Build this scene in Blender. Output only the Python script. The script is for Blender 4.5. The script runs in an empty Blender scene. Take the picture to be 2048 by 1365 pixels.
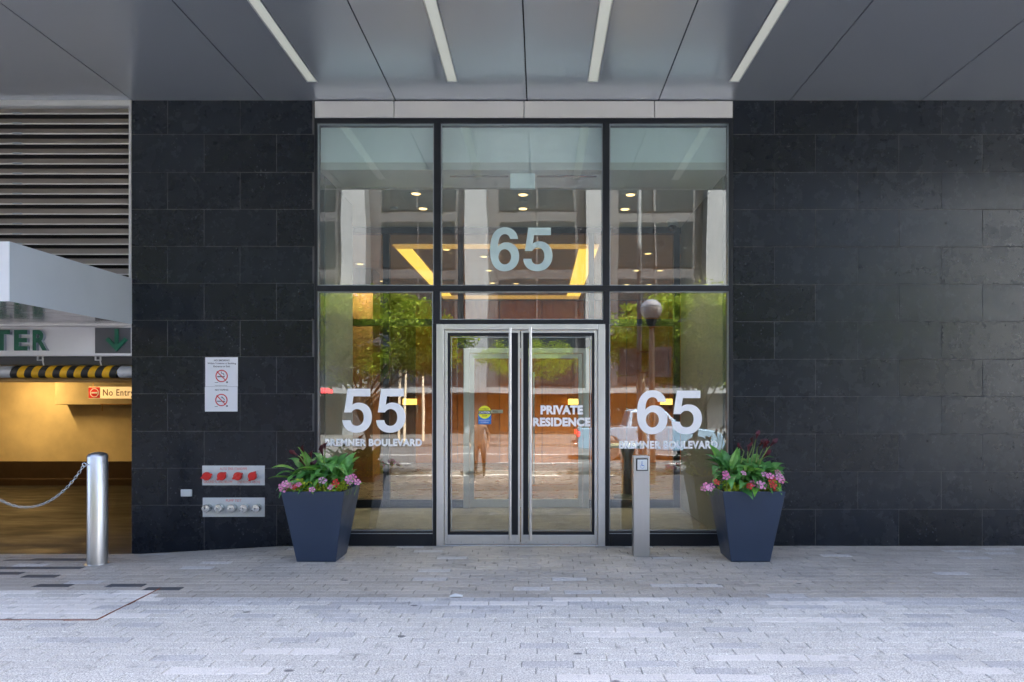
import bpy, bmesh, math, random
from math import sin, cos, pi, radians, sqrt
from mathutils import Vector, Matrix, Euler
random.seed(7)
S = bpy.context.scene
C = S.collection

# ------------------------------------------------------------------ camera, sky, sun, exposure
FPX, VX, VY, DIST, EYE = 1365.0, 1080.0, 802.0, 7.25, 1.54      # focal length in photo pixels, vanishing point, metres
cam = bpy.data.cameras.new('camera'); camo = bpy.data.objects.new('camera', cam); C.objects.link(camo)
cam.sensor_width = 36; cam.lens = FPX / 2048 * 36
cam.shift_x = -(VX - 1024) / 2048; cam.shift_y = (VY - 682.5) / 2048
cam.clip_start = 0.05; cam.clip_end = 800
camo.location = (0, -DIST, EYE); camo.rotation_euler = (pi / 2, 0, 0)
S.camera = camo

SUN_EL, SUN_AZ = radians(54), radians(24)                        # azimuth clockwise from +Y (behind the building)
W = bpy.data.worlds.new('World'); S.world = W; W.use_nodes = True
wn = W.node_tree
sky = wn.nodes.new('ShaderNodeTexSky'); sky.sky_type = 'NISHITA'; sky.sun_disc = False
sky.sun_elevation = SUN_EL; sky.sun_rotation = SUN_AZ
sky.air_density = .7; sky.dust_density = 6.0; sky.ozone_density = .6
bg = wn.nodes['Background']; bg.inputs['Strength'].default_value = 0.15
wn.links.new(sky.outputs[0], bg.inputs['Color'])
sl = bpy.data.lights.new('sun', 'SUN'); sl.energy = 5.0; sl.angle = radians(0.6); sl.color = (1, .96, .90)
so = bpy.data.objects.new('sun', sl); C.objects.link(so)
so.rotation_euler = Vector((sin(SUN_AZ) * cos(SUN_EL), cos(SUN_AZ) * cos(SUN_EL), sin(SUN_EL))).to_track_quat('Z', 'Y').to_euler()
so.location = (0, 0, 40)
S.view_settings.view_transform = 'Standard'; S.view_settings.look = 'None'
S.view_settings.exposure = 3.05; S.view_settings.gamma = 1
S.view_settings.use_curve_mapping = False
S.render.engine = 'CYCLES'
cy = S.cycles
cy.use_denoising = True
cy.use_adaptive_sampling = True; cy.adaptive_threshold = .03
cy.max_bounces = 8; cy.diffuse_bounces = 4; cy.glossy_bounces = 4; cy.transmission_bounces = 6; cy.transparent_max_bounces = 16
cy.sample_clamp_indirect = 6; cy.caustics_reflective = False; cy.caustics_refractive = False

# ------------------------------------------------------------------ helpers
def px(x, y, Y=0.0):
    d = DIST + Y
    return ((x - VX) * d / FPX, Y, EYE - (y - VY) * d / FPX)
def PX(x, Y=0.0): return (x - VX) * (DIST + Y) / FPX
def PZ(y, Y=0.0): return EYE - (y - VY) * (DIST + Y) / FPX

class MB:
    def __init__(s): s.v = []; s.f = []; s.m = []
    def add(s, vs, fs, mi=0):
        o = len(s.v); s.v += [tuple(v) for v in vs]; s.f += [tuple(i + o for i in f) for f in fs]; s.m += [mi] * len(fs); return s
    def box(s, x0, x1, y0, y1, z0, z1, mi=0):
        if x0 > x1: x0, x1 = x1, x0
        if y0 > y1: y0, y1 = y1, y0
        if z0 > z1: z0, z1 = z1, z0
        return s.add([(x0,y0,z0),(x1,y0,z0),(x1,y1,z0),(x0,y1,z0),(x0,y0,z1),(x1,y0,z1),(x1,y1,z1),(x0,y1,z1)],
              [(3,2,1,0),(4,5,6,7),(0,1,5,4),(1,2,6,5),(2,3,7,6),(3,0,4,7)], mi)
    def pbox(s, x0, y0, x1, y1, Y0, Y1, at=0.0, mi=0):          # a box from a rectangle on the facade grid
        return s.box(PX(x0, at), PX(x1, at), Y0, Y1, PZ(y1, at), PZ(y0, at), mi)
    def quad(s, a, b, c, d, mi=0): return s.add([a, b, c, d], [(0,1,2,3)], mi)
    def tube(s, pts, rads, n=10, caps=True, mi=0):
        pts = [Vector(p) for p in pts]
        if not hasattr(rads, '__len__'): rads = [rads] * len(pts)
        vs = []; fs = []
        for i, p in enumerate(pts):
            t = (pts[min(i+1, len(pts)-1)] - pts[max(i-1, 0)]).normalized()
            a = Vector((0,0,1)) if abs(t.z) < .9 else Vector((1,0,0))
            u = t.cross(a).normalized(); w = t.cross(u)
            for k in range(n):
                an = 2*pi*k/n; vs.append(p + (u*cos(an) + w*sin(an))*rads[i])
        for i in range(len(pts)-1):
            for k in range(n):
                fs.append((i*n+k, i*n+(k+1) % n, (i+1)*n+(k+1) % n, (i+1)*n+k))
        if caps:
            fs.append(tuple(range(n))[::-1]); fs.append(tuple((len(pts)-1)*n+k for k in range(n)))
        return s.add(vs, fs, mi)
    def lathe(s, prof, org=(0,0,0), axis='Z', n=20, mi=0):       # prof: (radius, height)
        vs = []; fs = []
        for r, h in prof:
            for k in range(n):
                a = 2*pi*k/n
                if axis == 'Z': p = (r*cos(a), r*sin(a), h)
                elif axis == 'Y': p = (r*cos(a), h, r*sin(a))
                else: p = (h, r*cos(a), r*sin(a))
                vs.append((p[0]+org[0], p[1]+org[1], p[2]+org[2]))
        m = len(prof)
        for i in range(m-1):
            for k in range(n): fs.append((i*n+k, i*n+(k+1) % n, (i+1)*n+(k+1) % n, (i+1)*n+k))
        fs.append(tuple(range(n))[::-1]); fs.append(tuple((m-1)*n+k for k in range(n)))
        return s.add(vs, fs, mi)
    def prism(s, poly, y0, y1, mi=0):                            # poly: (x, z) points, extruded along Y
        n = len(poly)
        vs = [(x, y0, z) for x, z in poly] + [(x, y1, z) for x, z in poly]
        fs = [tuple(range(n)), tuple(range(2*n-1, n-1, -1))] + [(i, i+n, (i+1) % n + n, (i+1) % n) for i in range(n)]
        return s.add(vs, fs, mi)
    def mesh(s, name, mats, smooth=False):
        me = bpy.data.meshes.new(name); me.from_pydata(s.v, [], s.f); me.validate()
        bm = bmesh.new(); bm.from_mesh(me); bmesh.ops.recalc_face_normals(bm, faces=bm.faces); bm.to_mesh(me); bm.free()
        if not isinstance(mats, (list, tuple)): mats = [mats]
        for m in mats: me.materials.append(m)
        if len(mats) > 1 and len(s.m) == len(me.polygons): me.polygons.foreach_set('material_index', s.m)
        if smooth: me.shade_smooth() if smooth is True else me.set_sharp_from_angle(angle=radians(smooth)) or None
        if smooth and smooth is not True: me.polygons.foreach_set('use_smooth', [True]*len(me.polygons))
        me.update(); return me
    def build(s, name, mats, parent=None, bevel=0, smooth=False, world=True, seg=2, cat=None, label=None, group=None, kind=None):
        return obj(name, s.mesh(name, mats, smooth), parent, world, bevel, seg, cat, label, group, kind)

WM = {}
def obj(name, me, parent=None, world=True, bevel=0, seg=2, cat=None, label=None, group=None, kind=None):
    o = bpy.data.objects.new(name, me); C.objects.link(o)
    if parent is not None:
        o.parent = parent
        if world: o.matrix_parent_inverse = WM.get(parent.name, Matrix()).inverted()
    if bevel:
        b = o.modifiers.new('bevel', 'BEVEL'); b.width = bevel; b.segments = seg; b.limit_method = 'ANGLE'; b.angle_limit = radians(35)
        b.harden_normals = False
    tag(o, label, cat, group, kind); return o
def tag(o, label=None, cat=None, group=None, kind=None):
    if label: o['label'] = label
    if cat: o['category'] = cat
    if group: o['group'] = group
    if kind: o['kind'] = kind
    return o
def thing(name, label, cat, loc=(0,0,0), rotz=0, group=None, kind=None):
    o = bpy.data.objects.new(name, None); C.objects.link(o); o.empty_display_size = .1
    o.location = loc; o.rotation_euler = (0,0,rotz)
    WM[o.name] = Matrix.Translation(loc) @ Matrix.Rotation(rotz, 4, 'Z')
    return tag(o, label, cat, group, kind)
def copy_tree(o, parent=None):
    c = o.copy(); C.objects.link(c)
    if parent is not None: c.parent = parent
    for ch in list(o.children): copy_tree(ch, c)
    return c
def share(name, me, parent, loc=(0,0,0), rot=(0,0,0), scale=(1,1,1)):   # a piece that shares its mesh
    o = bpy.data.objects.new(name, me); C.objects.link(o); o.parent = parent
    o.matrix_parent_inverse = WM.get(parent.name, Matrix()).inverted()
    o.location = loc; o.rotation_euler = rot; o.scale = scale; return o

# ------------------------------------------------------------------ materials
def newmat(name):
    m = bpy.data.materials.new(name); m.use_nodes = True
    return m, m.node_tree, m.node_tree.nodes['Principled BSDF']
def N(nt, t, **kw):
    n = nt.nodes.new(t)
    for k, v in kw.items():
        if k in n.inputs: n.inputs[k].default_value = v
        else: setattr(n, k, v)
    return n
def ramp(nt, src, stops):
    r = nt.nodes.new('ShaderNodeValToRGB'); e = r.color_ramp.elements
    while len(e) < len(stops): e.new(.5)
    for i, (p, c) in enumerate(stops):
        e[i].position = p; e[i].color = (c, c, c, 1) if not hasattr(c, '__len__') else (*c, 1)
    nt.links.new(src, r.inputs[0]); return r.outputs[0]
def mixc(nt, fac, a, b, mode='MIX'):
    m = nt.nodes.new('ShaderNodeMix'); m.data_type = 'RGBA'; m.blend_type = mode
    for s, v in ((m.inputs[0], fac), (m.inputs[6], a), (m.inputs[7], b)):
        if hasattr(v, 'links'): nt.links.new(v, s)
        elif hasattr(v, '__len__'): s.default_value = (*v, 1)
        else: s.default_value = v
    return m.outputs[2]
def pos(nt, sc=(1,1,1)):
    g = nt.nodes.new('ShaderNodeNewGeometry'); m = nt.nodes.new('ShaderNodeMapping'); m.inputs['Scale'].default_value = sc
    nt.links.new(g.outputs['Position'], m.inputs['Vector']); return m.outputs[0]
def noise(nt, vec, scale, detail=4, rough=.55):
    n = nt.nodes.new('ShaderNodeTexNoise'); n.inputs['Scale'].default_value = scale; n.inputs['Detail'].default_value = detail; n.inputs['Roughness'].default_value = rough
    nt.links.new(vec, n.inputs['Vector']); return n.outputs['Fac']
def bump(nt, h, b, strength, dist=.002):
    n = nt.nodes.new('ShaderNodeBump'); n.inputs['Strength'].default_value = strength; n.inputs['Distance'].default_value = dist
    nt.links.new(h, n.inputs['Height']); nt.links.new(n.outputs[0], b.inputs['Normal'])
def mat(name, col, rough=.5, metal=0.0, var=.12, vs=3.0, bmp=0.0, bs=60.0, spec=.5, stretch=(1,1,1), coat=0.0, emit=None, es=0.0, rvar=.08):
    m, nt, b = newmat(name)
    v = pos(nt, stretch); n = noise(nt, v, vs, 5)
    lo = tuple(c*(1-var) for c in col); hi = tuple(min(1, c*(1+var)) for c in col)
    nt.links.new(ramp(nt, n, [(.3, lo), (.7, hi)]), b.inputs['Base Color'])
    if rvar: nt.links.new(ramp(nt, noise(nt, v, vs*2.3, 4), [(.3, max(0, rough-rvar)), (.7, min(1, rough+rvar))]), b.inputs['Roughness'])
    else: b.inputs['Roughness'].default_value = rough
    b.inputs['Metallic'].default_value = metal; b.inputs['Specular IOR Level'].default_value = spec
    b.inputs['Coat Weight'].default_value = coat
    if bmp: bump(nt, noise(nt, v, bs, 3), b, bmp)
    if emit: b.inputs['Emission Color'].default_value = (*emit, 1); b.inputs['Emission Strength'].default_value = es
    return m
def emitter(name, col, strength, base=(.8,.8,.8)):
    m, nt, b = newmat(name); b.inputs['Base Color'].default_value = (*base, 1); b.inputs['Roughness'].default_value = .4
    b.inputs['Emission Color'].default_value = (*col, 1); b.inputs['Emission Strength'].default_value = strength; return m
def glassmat(name, tint, ior, wave=0.0):
    m, nt, b = newmat(name); nt.nodes.remove(b); out = nt.nodes['Material Output']
    t = nt.nodes.new('ShaderNodeBsdfTransparent'); t.inputs[0].default_value = (*tint, 1)
    g = nt.nodes.new('ShaderNodeBsdfGlossy'); g.inputs['Roughness'].default_value = 0.0; g.inputs[0].default_value = (.93, .98, .97, 1)
    fr = nt.nodes.new('ShaderNodeFresnel'); fr.inputs['IOR'].default_value = ior
    geo = nt.nodes.new('ShaderNodeNewGeometry')
    inv = N(nt, 'ShaderNodeMath', operation='SUBTRACT'); inv.inputs[0].default_value = 1; nt.links.new(geo.outputs['Backfacing'], inv.inputs[1])
    mu = N(nt, 'ShaderNodeMath', operation='MULTIPLY'); nt.links.new(fr.outputs[0], mu.inputs[0]); nt.links.new(inv.outputs[0], mu.inputs[1])
    mx = nt.nodes.new('ShaderNodeMixShader'); nt.links.new(mu.outputs[0], mx.inputs[0]); nt.links.new(t.outputs[0], mx.inputs[1]); nt.links.new(g.outputs[0], mx.inputs[2])
    if wave:
        bn = nt.nodes.new('ShaderNodeBump'); bn.inputs['Strength'].default_value = 1; bn.inputs['Distance'].default_value = wave
        nt.links.new(noise(nt, pos(nt, (1, 1, .6)), 1.3, 1), bn.inputs['Height']); nt.links.new(bn.outputs[0], g.inputs['Normal'])
    nt.links.new(mx.outputs[0], out.inputs[0]); return m

def tilemat():
    m, nt, b = newmat('basalt_tile'); v = pos(nt)
    oi = nt.nodes.new('ShaderNodeObjectInfo')
    n1 = noise(nt, v, 6, 8, .7)
    base = ramp(nt, n1, [(.25, (.0030, .0045, .0085)), (.55, (.0060, .0085, .0140)), (.8, (.0110, .0145, .0220))])
    tone = ramp(nt, oi.outputs['Random'], [(0, .65), (1, 1.45)])
    base = mixc(nt, 1.0, base, tone, 'MULTIPLY')
    vo = nt.nodes.new('ShaderNodeTexVoronoi'); vo.inputs['Scale'].default_value = 24; nt.links.new(pos(nt, (1, 1, .8)), vo.inputs['Vector'])
    sp = ramp(nt, vo.outputs['Distance'], [(.08, 1), (.20, 0)])
    msk = ramp(nt, noise(nt, v, 3.2, 5, .7), [(.46, 0), (.64, 1)])
    f = N(nt, 'ShaderNodeMath', operation='MULTIPLY'); nt.links.new(sp, f.inputs[0]); nt.links.new(msk, f.inputs[1])
    base = mixc(nt, f.outputs[0], base, (.10, .11, .125))
    # faint scuffs and pale mineral streaks
    sc = ramp(nt, noise(nt, pos(nt, (6, 6, 2.2)), 9, 5, .75), [(.66, 0), (.76, .25)])
    base = mixc(nt, sc, base, (.045, .05, .058))
    nt.links.new(base, b.inputs['Base Color'])
    nt.links.new(ramp(nt, noise(nt, v, 5, 5, .65), [(.3, .22), (.7, .31)]), b.inputs['Roughness'])
    b.inputs['Specular IOR Level'].default_value = .33; b.inputs['Specular Tint'].default_value = (.84, .93, 1.0, 1)
    bump(nt, noise(nt, v, 90, 4, .7), b, .18, .0012)
    return m
def pavermat(name, col, speck=.35, dirt=.5):
    m, nt, b = newmat(name); v = pos(nt)
    geo = nt.nodes.new('ShaderNodeNewGeometry')
    tone = ramp(nt, geo.outputs['Random Per Island'], [(0, .90), (.5, 1.0), (1, 1.08)])
    # granite grain
    g1 = noise(nt, v, 105, 4, .8)
    base = ramp(nt, g1, [(.38, tuple(c*(1-speck) for c in col)), (.5, col), (.62, tuple(min(.9, c*(1+speck*.9)) for c in col))])
    base = mixc(nt, 1.0, base, tone, 'MULTIPLY')
    # broad dirt and water marks
    d1 = ramp(nt, noise(nt, pos(nt, (.55, 1.1, 1)), 1.5, 7, .66), [(.42, 0), (.72, dirt)])
    base = mixc(nt, d1, base, tuple(c*.48 for c in col))
    d2 = ramp(nt, noise(nt, v, 7.5, 6, .7), [(.56, 0), (.74, .55)])
    base = mixc(nt, d2, base, (.09, .085, .078))
    # gum spots
    vo = nt.nodes.new('ShaderNodeTexVoronoi'); vo.inputs['Scale'].default_value = 3.1; nt.links.new(pos(nt, (.7, 1, 1)), vo.inputs['Vector'])
    gm = ramp(nt, vo.outputs['Distance'], [(.045, .75), (.075, 0)])
    base = mixc(nt, gm, base, (.05, .05, .055))
    nt.links.new(base, b.inputs['Base Color'])
    b.inputs['Roughness'].default_value = .78; b.inputs['Specular IOR Level'].default_value = .35
    bump(nt, g1, b, .5, .0015)
    return m
def woodmat(name, a, c, rough=.35):
    m, nt, b = newmat(name); v = pos(nt, (9, 9, .7))
    n = noise(nt, v, 3.5, 6, .6); oi = nt.nodes.new('ShaderNodeObjectInfo')
    base = ramp(nt, n, [(.3, a), (.7, c)])
    base = mixc(nt, 1.0, base, ramp(nt, oi.outputs['Random'], [(0, .75), (1, 1.2)]), 'MULTIPLY')
    nt.links.new(base, b.inputs['Base Color']); b.inputs['Roughness'].default_value = rough; return m
def leafmat(name, a, c, trans=.25, rough=.45):
    m, nt, b = newmat(name); geo = nt.nodes.new('ShaderNodeNewGeometry'); oi = nt.nodes.new('ShaderNodeObjectInfo')
    ad = N(nt, 'ShaderNodeMath', operation='ADD'); nt.links.new(geo.outputs['Random Per Island'], ad.inputs[0]); nt.links.new(oi.outputs['Random'], ad.inputs[1])
    fr = N(nt, 'ShaderNodeMath', operation='FRACT'); nt.links.new(ad.outputs[0], fr.inputs[0])
    col = ramp(nt, fr.outputs[0], [(0, a), (1, c)])
    col = mixc(nt, .5, col, ramp(nt, noise(nt, pos(nt), 25, 3), [(.3, .6), (.7, 1.3)]), 'MULTIPLY')
    nt.links.new(col, b.inputs['Base Color']); b.inputs['Roughness'].default_value = rough
    tr = nt.nodes.new('ShaderNodeBsdfTranslucent'); nt.links.new(col, tr.inputs[0])
    mx = nt.nodes.new('ShaderNodeMixShader'); mx.inputs[0].default_value = trans
    nt.links.new(b.outputs[0], mx.inputs[1]); nt.links.new(tr.outputs[0], mx.inputs[2]); nt.links.new(mx.outputs[0], nt.nodes['Material Output'].inputs[0])
    return m

M = {}
M['tile'] = tilemat()
M['grout'] = mat('grout', (.105, .104, .104), .9, var=.25)
M['soffit'] = mat('soffit_paint', (.59, .64, .70), .25, metal=.66, var=.02, vs=.5, rvar=0)
M['dark_gap'] = mat('dark_gap', (.012, .012, .014), .9)
M['fascia'] = mat('white_fascia', (.74, .74, .75), .45, var=.04, vs=1.2)
M['frame'] = mat('dark_frame', (.007, .010, .016), .40, metal=0, var=.08, spec=.35)
M['silver'] = mat('anodised_aluminium', (.62, .64, .66), .34, metal=.85, var=.02, stretch=(8, 8, 1), vs=2, rvar=.02)
M['bead'] = mat('glazing_bead', (.34, .38, .42), .35, metal=.7, var=.05)
M['steel'] = mat('brushed_steel', (.64, .64, .64), .36, metal=1.0, var=.03, stretch=(40, 40, 1.2), vs=2, rvar=.02)
M['post_steel'] = mat('satin_steel', (.53, .535, .54), .30, metal=1.0, var=.03, stretch=(50, 50, 1.0), vs=2, rvar=.02)
M['chrome'] = mat('chrome', (.62, .66, .66), .22, metal=1.0, var=.08)
M['plate'] = mat('plate_metal', (.62, .66, .68), .45, metal=.35, var=.06, vs=6)
M['glass'] = glassmat('clear_glass', (.88, .94, .93), 2.7, wave=.0018)
M['glass_in'] = glassmat('inner_glass', (.86, .92, .90), 1.6, wave=.002)
M['vinyl'] = mat('white_vinyl', (.90, .91, .92), .5, var=.02)
M['vinyl_aqua'] = mat('frosted_vinyl', (.50, .66, .68), .5, var=.03)
M['vinyl_black'] = mat('black_print', (.012, .012, .014), .5, var=.02)
M['red'] = mat('red_paint', (.62, .018, .014), .35, var=.08)
M['red_print'] = mat('red_print', (.60, .10, .09), .5, var=.15, vs=80)
M['sign_red'] = mat('sign_red', (.52, .02, .025), .5, var=.05)
M['sign_white'] = mat('sign_white', (.74, .76, .80), .45, var=.03)
M['yellow'] = mat('yellow_sticker', (.80, .80, .03), .45, var=.03)
M['blue'] = mat('blue_sticker', (.02, .17, .55), .45, var=.03)
M['green'] = mat('green_letter', (.002, .115, .062), .5, var=.08)
M['letter_side'] = mat('letter_return', (.35, .40, .47), .4, var=.05)
M['dark_panel'] = mat('charcoal_panel', (.075, .08, .092), .4, var=.05)
M['sign_panel'] = mat('pale_sign_panel', (.78, .78, .80), .4, var=.03)
M['canopy_side'] = mat('canopy_metal', (.60, .655, .68), .42, metal=.2, var=.05, vs=1.2)
M['canopy_front'] = mat('canopy_white', (.72, .72, .72), .4, var=.03)
M['canopy_under'] = mat('canopy_soffit', (.42, .41, .40), .16, metal=.7, var=.05)
M['slat'] = mat('louvre_slat', (.31, .275, .25), .5, metal=.1, var=.10, stretch=(.3, 1, 6), vs=4)
M['slat_edge'] = mat('louvre_edge', (.72, .70, .66), .4, metal=.1, var=.12)
M['louvre_frame'] = mat('louvre_frame', (.58, .59, .60), .45, var=.05)
M['pipe'] = mat('white_pipe', (.55, .57, .60), .35, metal=.25, var=.08, vs=8)
M['hazard_yellow'] = mat('hazard_yellow', (.78, .42, .01), .45, var=.12, vs=20)
M['hazard_black'] = mat('hazard_black', (.015, .015, .016), .45, var=.1)
M['garage_wall'] = mat('garage_wall', (.72, .63, .42), .75, var=.16, vs=1.4, bmp=.15, bs=25)
M['garage_dark'] = mat('garage_dado', (.035, .020, .013), .6, var=.2)
M['garage_floor'] = mat('garage_floor', (.022, .023, .026), .6, var=.7, vs=1.1, stretch=(.5, 1.2, 1), bmp=.15, bs=40, rvar=.15, spec=.2)
M['ochre'] = mat('ochre_pipe', (.55, .34, .12), .5, var=.1)
M['navy'] = mat('navy_planter', (.026, .042, .078), .36, var=.10, vs=2, rvar=.06)
M['soil'] = mat('soil', (.03, .02, .013), .95, var=.4, vs=40, bmp=.8, bs=60)
M['plaster'] = mat('plaster_white', (.58, .60, .59), .7, var=.03)
M['bulkhead'] = mat('bulkhead_white', (.80, .90, .95), .6, var=.02)
M['taupe'] = mat('taupe_ceiling', (.38, .285, .22), .7, var=.04)
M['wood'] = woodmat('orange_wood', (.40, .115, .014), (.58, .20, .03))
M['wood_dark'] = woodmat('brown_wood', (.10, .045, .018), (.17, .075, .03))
M['mat_floor'] = mat('entrance_mat', (.13, .112, .09), .9, var=.25, vs=6, bmp=.5, bs=200)
M['lobby_floor'] = mat('lobby_floor', (.085, .062, .045), .3, var=.2, vs=2)
M['asphalt'] = mat('asphalt', (.05, .05, .053), .85, var=.2, vs=1.2, bmp=.3, bs=80)
M['concrete'] = mat('concrete', (.14, .137, .133), .8, var=.12, vs=1.5)
M['road_paint'] = mat('road_paint', (.45, .45, .44), .6, var=.1)
M['pave_grey'] = pavermat('granite_grey', (.65, .60, .545), .55, .32)
M['pave_pale'] = pavermat('granite_pale', (.74, .69, .63), .25, .22)
M['pave_beige'] = pavermat('granite_beige', (.46, .415, .36), .42, .45)
M['pave_blue'] = pavermat('granite_blue', (.55, .525, .50), .5, .33)
M['pave_dark'] = pavermat('granite_dark', (.075, .08, .09), .3, .3)
M['pave_far'] = pavermat('granite_far', (.40, .385, .37), .4, .3)
M['far_walk'] = mat('far_walk', (.05, .049, .048), .85, var=.15)
M['glow_block_white'] = mat('glow_block_white', (.72, .72, .70), .7, var=.04)  # for the added block that reflects as a glow
M['sign_back'] = mat('sign_back', (.17, .18, .19), .5, metal=.2)
M['side_wall'] = mat('vestibule_side', (.27, .265, .24), .6, var=.04)
M['joint'] = mat('joint_sand', (.17, .16, .15), .95, var=.4, vs=30)
M['rust'] = mat('rusty_steel', (.20, .060, .022), .85, var=.45, vs=25, bmp=.3)
M['cladding'] = mat('opposite_cladding', (.02, .02, .023), .5, var=.15, vs=.4)
M['pale_stone'] = mat('pale_column', (.105, .112, .12), .7, var=.05, vs=.5)
M['far_glass'] = mat('far_glass', (.012, .015, .018), .35, metal=.0, var=.2, spec=.05)
M['brick_red'] = mat('brick_band', (.045, .035, .03), .8, var=.2, vs=4)
M['table_stone'] = mat('pale_table', (.4, .38, .35), .5)
M['bark'] = mat('bark', (.07, .052, .04), .9, var=.3, vs=12, bmp=.6, bs=30)
M['leaf_tree'] = leafmat('locust_leaf', (.15, .24, .018), (.32, .37, .05), .4)
M['leaf_calla'] = leafmat('calla_leaf', (.065, .23, .06), (.17, .43, .10), .25, .38)
M['leaf_bright'] = leafmat('young_leaf', (.14, .37, .05), (.26, .50, .09), .28, .4)
M['lime'] = leafmat('lime_leaf', (.30, .48, .02), (.55, .62, .05), .3, .5)
M['stem'] = mat('plant_stem', (.17, .26, .06), .5, var=.15)
M['maroon'] = leafmat('maroon_flower', (.045, .004, .012), (.12, .010, .022), .12, .4)
M['pink'] = leafmat('pink_petal', (.88, .24, .52), (.92, .44, .70), .3, .55)
M['redflower'] = leafmat('red_petal', (.75, .03, .03), (.80, .10, .08), .25, .55)
M['tyre'] = mat('tyre', (.02, .02, .02), .8)
M['car_paint'] = mat('pale_blue_paint', (.13, .20, .28), .35, metal=.2, var=.03, coat=.2, rvar=0)
M['car_glass'] = mat('car_glass', (.02, .025, .03), .05, spec=.8, rvar=0)
M['tail'] = emitter('tail_lamp', (1, .03, .03), .6, (.5, .01, .01))
M['black_metal'] = mat('black_metal', (.02, .022, .025), .4, metal=.4)
M['tan_metal'] = mat('tan_post', (.36, .29, .21), .5, var=.08)
M['globe'] = mat('globe_glass', (.62, .58, .52), .12, var=.04, rvar=0)
M['globe_cap'] = mat('globe_reflector', (.85, .86, .86), .25, metal=.0, var=.04)
M['diffuser'] = emitter('lamp_diffuser', (.95, 1.0, .86), .03, (.72, .73, .68))
M['warm'] = emitter('downlight_lens', (1, .60, .24), .55)
M['warm_small'] = emitter('lobby_downlight_lens', (1, .55, .20), .45)
M['cove'] = emitter('cove_light', (1, .50, .06), .30)
M['cove_edge'] = emitter('cove_edge', (1, .42, .05), .10)
M['sconce'] = emitter('sconce_shade', (1, .45, .08), .5)
M['garage_lamp'] = emitter('garage_tube', (1, .62, .22), 4)
M['skin'] = mat('skin', (.20, .12, .085), .55)
M['tan_cloth'] = mat('tan_jacket', (.06, .042, .032), .85, var=.15, vs=12)
M['trouser'] = mat('khaki_trousers', (.035, .03, .03), .9, var=.15)
M['shoe'] = mat('dark_shoe', (.03, .025, .02), .6)
M['paper'] = mat('white_paper', (.82, .82, .80), .7, var=.03)
M['cap_orange'] = mat('brown_cap', (.09, .04, .02), .8)
M['camera_white'] = mat('camera_housing', (.70, .71, .70), .35, var=.02)
M['camera_dome'] = mat('camera_dome', (.01, .01, .012), .08, rvar=0)
M['red_led'] = emitter('red_led', (1, .05, .06), 1.0, (.3, .01, .01))

# ------------------------------------------------------------------ flat lettering
def curve_mesh(cu):
    o = bpy.data.objects.new('tmp', cu); C.objects.link(o)
    dg = bpy.context.evaluated_depsgraph_get(); me = bpy.data.meshes.new_from_object(o.evaluated_get(dg))
    bpy.data.objects.remove(o); bpy.data.curves.remove(cu); return me
def place_flat(name, me, rect, Y, material, parent, depth, at=None, side=None):
    at = Y if at is None else at
    n = len(me.vertices); co = [0.0]*3*n; me.vertices.foreach_get('co', co)
    xs = co[0::3]; ys = co[1::3]; zs = co[2::3]
    x0, x1, y0, y1, z0, z1 = min(xs), max(xs), min(ys), max(ys), min(zs), max(zs)
    X0, X1, Z0, Z1 = PX(rect[0], at), PX(rect[2], at), PZ(rect[3], at), PZ(rect[1], at)
    out = []
    for x, y, z in zip(xs, ys, zs):
        out += [X0+(x-x0)/(x1-x0)*(X1-X0), Y-(z-z0)/max(z1-z0, 1e-9)*depth, Z0+(y-y0)/(y1-y0)*(Z1-Z0)]
    me.vertices.foreach_set('co', out); me.materials.clear(); me.materials.append(material); me.update()
    me.name = name
    if side:
        me.materials.append(side)
        for p in me.polygons: p.material_index = 0 if p.normal.y < -.8 else 1
    return obj(name, me, parent)
def text(name, body, rect, Y, material, parent, depth=.0015, bold=.0, at=None, space=1.0, side=None):
    cu = bpy.data.curves.new('t', 'FONT'); cu.body = body; cu.extrude = .02; cu.offset = bold; cu.space_character = space; cu.resolution_u = 6
    return place_flat(name, curve_mesh(cu), rect, Y, material, parent, depth, at, side)
def bez(pts, n=10):
    out = []; cur = None
    for seg in pts:
        if len(seg) == 2: cur = seg; out.append(seg)
        else:
            p0 = Vector(cur); p1 = Vector(seg[0:2]); p2 = Vector(seg[2:4]); p3 = Vector(seg[4:6])
            for i in range(1, n+1):
                t = i/n; out.append(tuple(p0*(1-t)**3 + p1*3*t*(1-t)**2 + p2*3*t*t*(1-t) + p3*t**3))
            cur = seg[4:6]
    return out
FIVE = [bez([(.505,.709),(.118,.709),(.060,.318),(.183,.318),(.205,.355,.235,.373,.275,.373),(.350,.373,.393,.318,.393,.236),(.393,.155,.345,.096,.274,.096),
    (.218,.096,.180,.125,.170,.190),(.030,.190),(.036,.062,.130,-.018,.272,-.018),(.425,-.018,.532,.088,.532,.243),(.532,.385,.440,.480,.310,.480),
    (.262,.480,.228,.468,.195,.442),(.217,.584),(.505,.584)])]
SIX = [bez([(.515,.520),(.500,.640,.415,.715,.290,.715),(.120,.715,.035,.580,.035,.330),(.035,.105,.120,-.018,.283,-.018),(.430,-.018,.535,.085,.535,.230),
    (.535,.370,.440,.465,.315,.465),(.255,.465,.210,.440,.172,.390),(.174,.530,.215,.600,.290,.600),(.335,.600,.367,.572,.377,.520)]),
    [(.287+.108*cos(a*pi/14), .223+.128*sin(a*pi/14)) for a in range(28)]]
def shape_mesh(loops):
    cu = bpy.data.curves.new('s', 'CURVE'); cu.dimensions = '2D'; cu.fill_mode = 'BOTH'; cu.extrude = .02
    for lp in loops:
        sp = cu.splines.new('POLY'); sp.points.add(len(lp)-1)
        for i, (x, y) in enumerate(lp): sp.points[i].co = (x, y, 0, 1)
        sp.use_cyclic_u = True
    return curve_mesh(cu)
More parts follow.
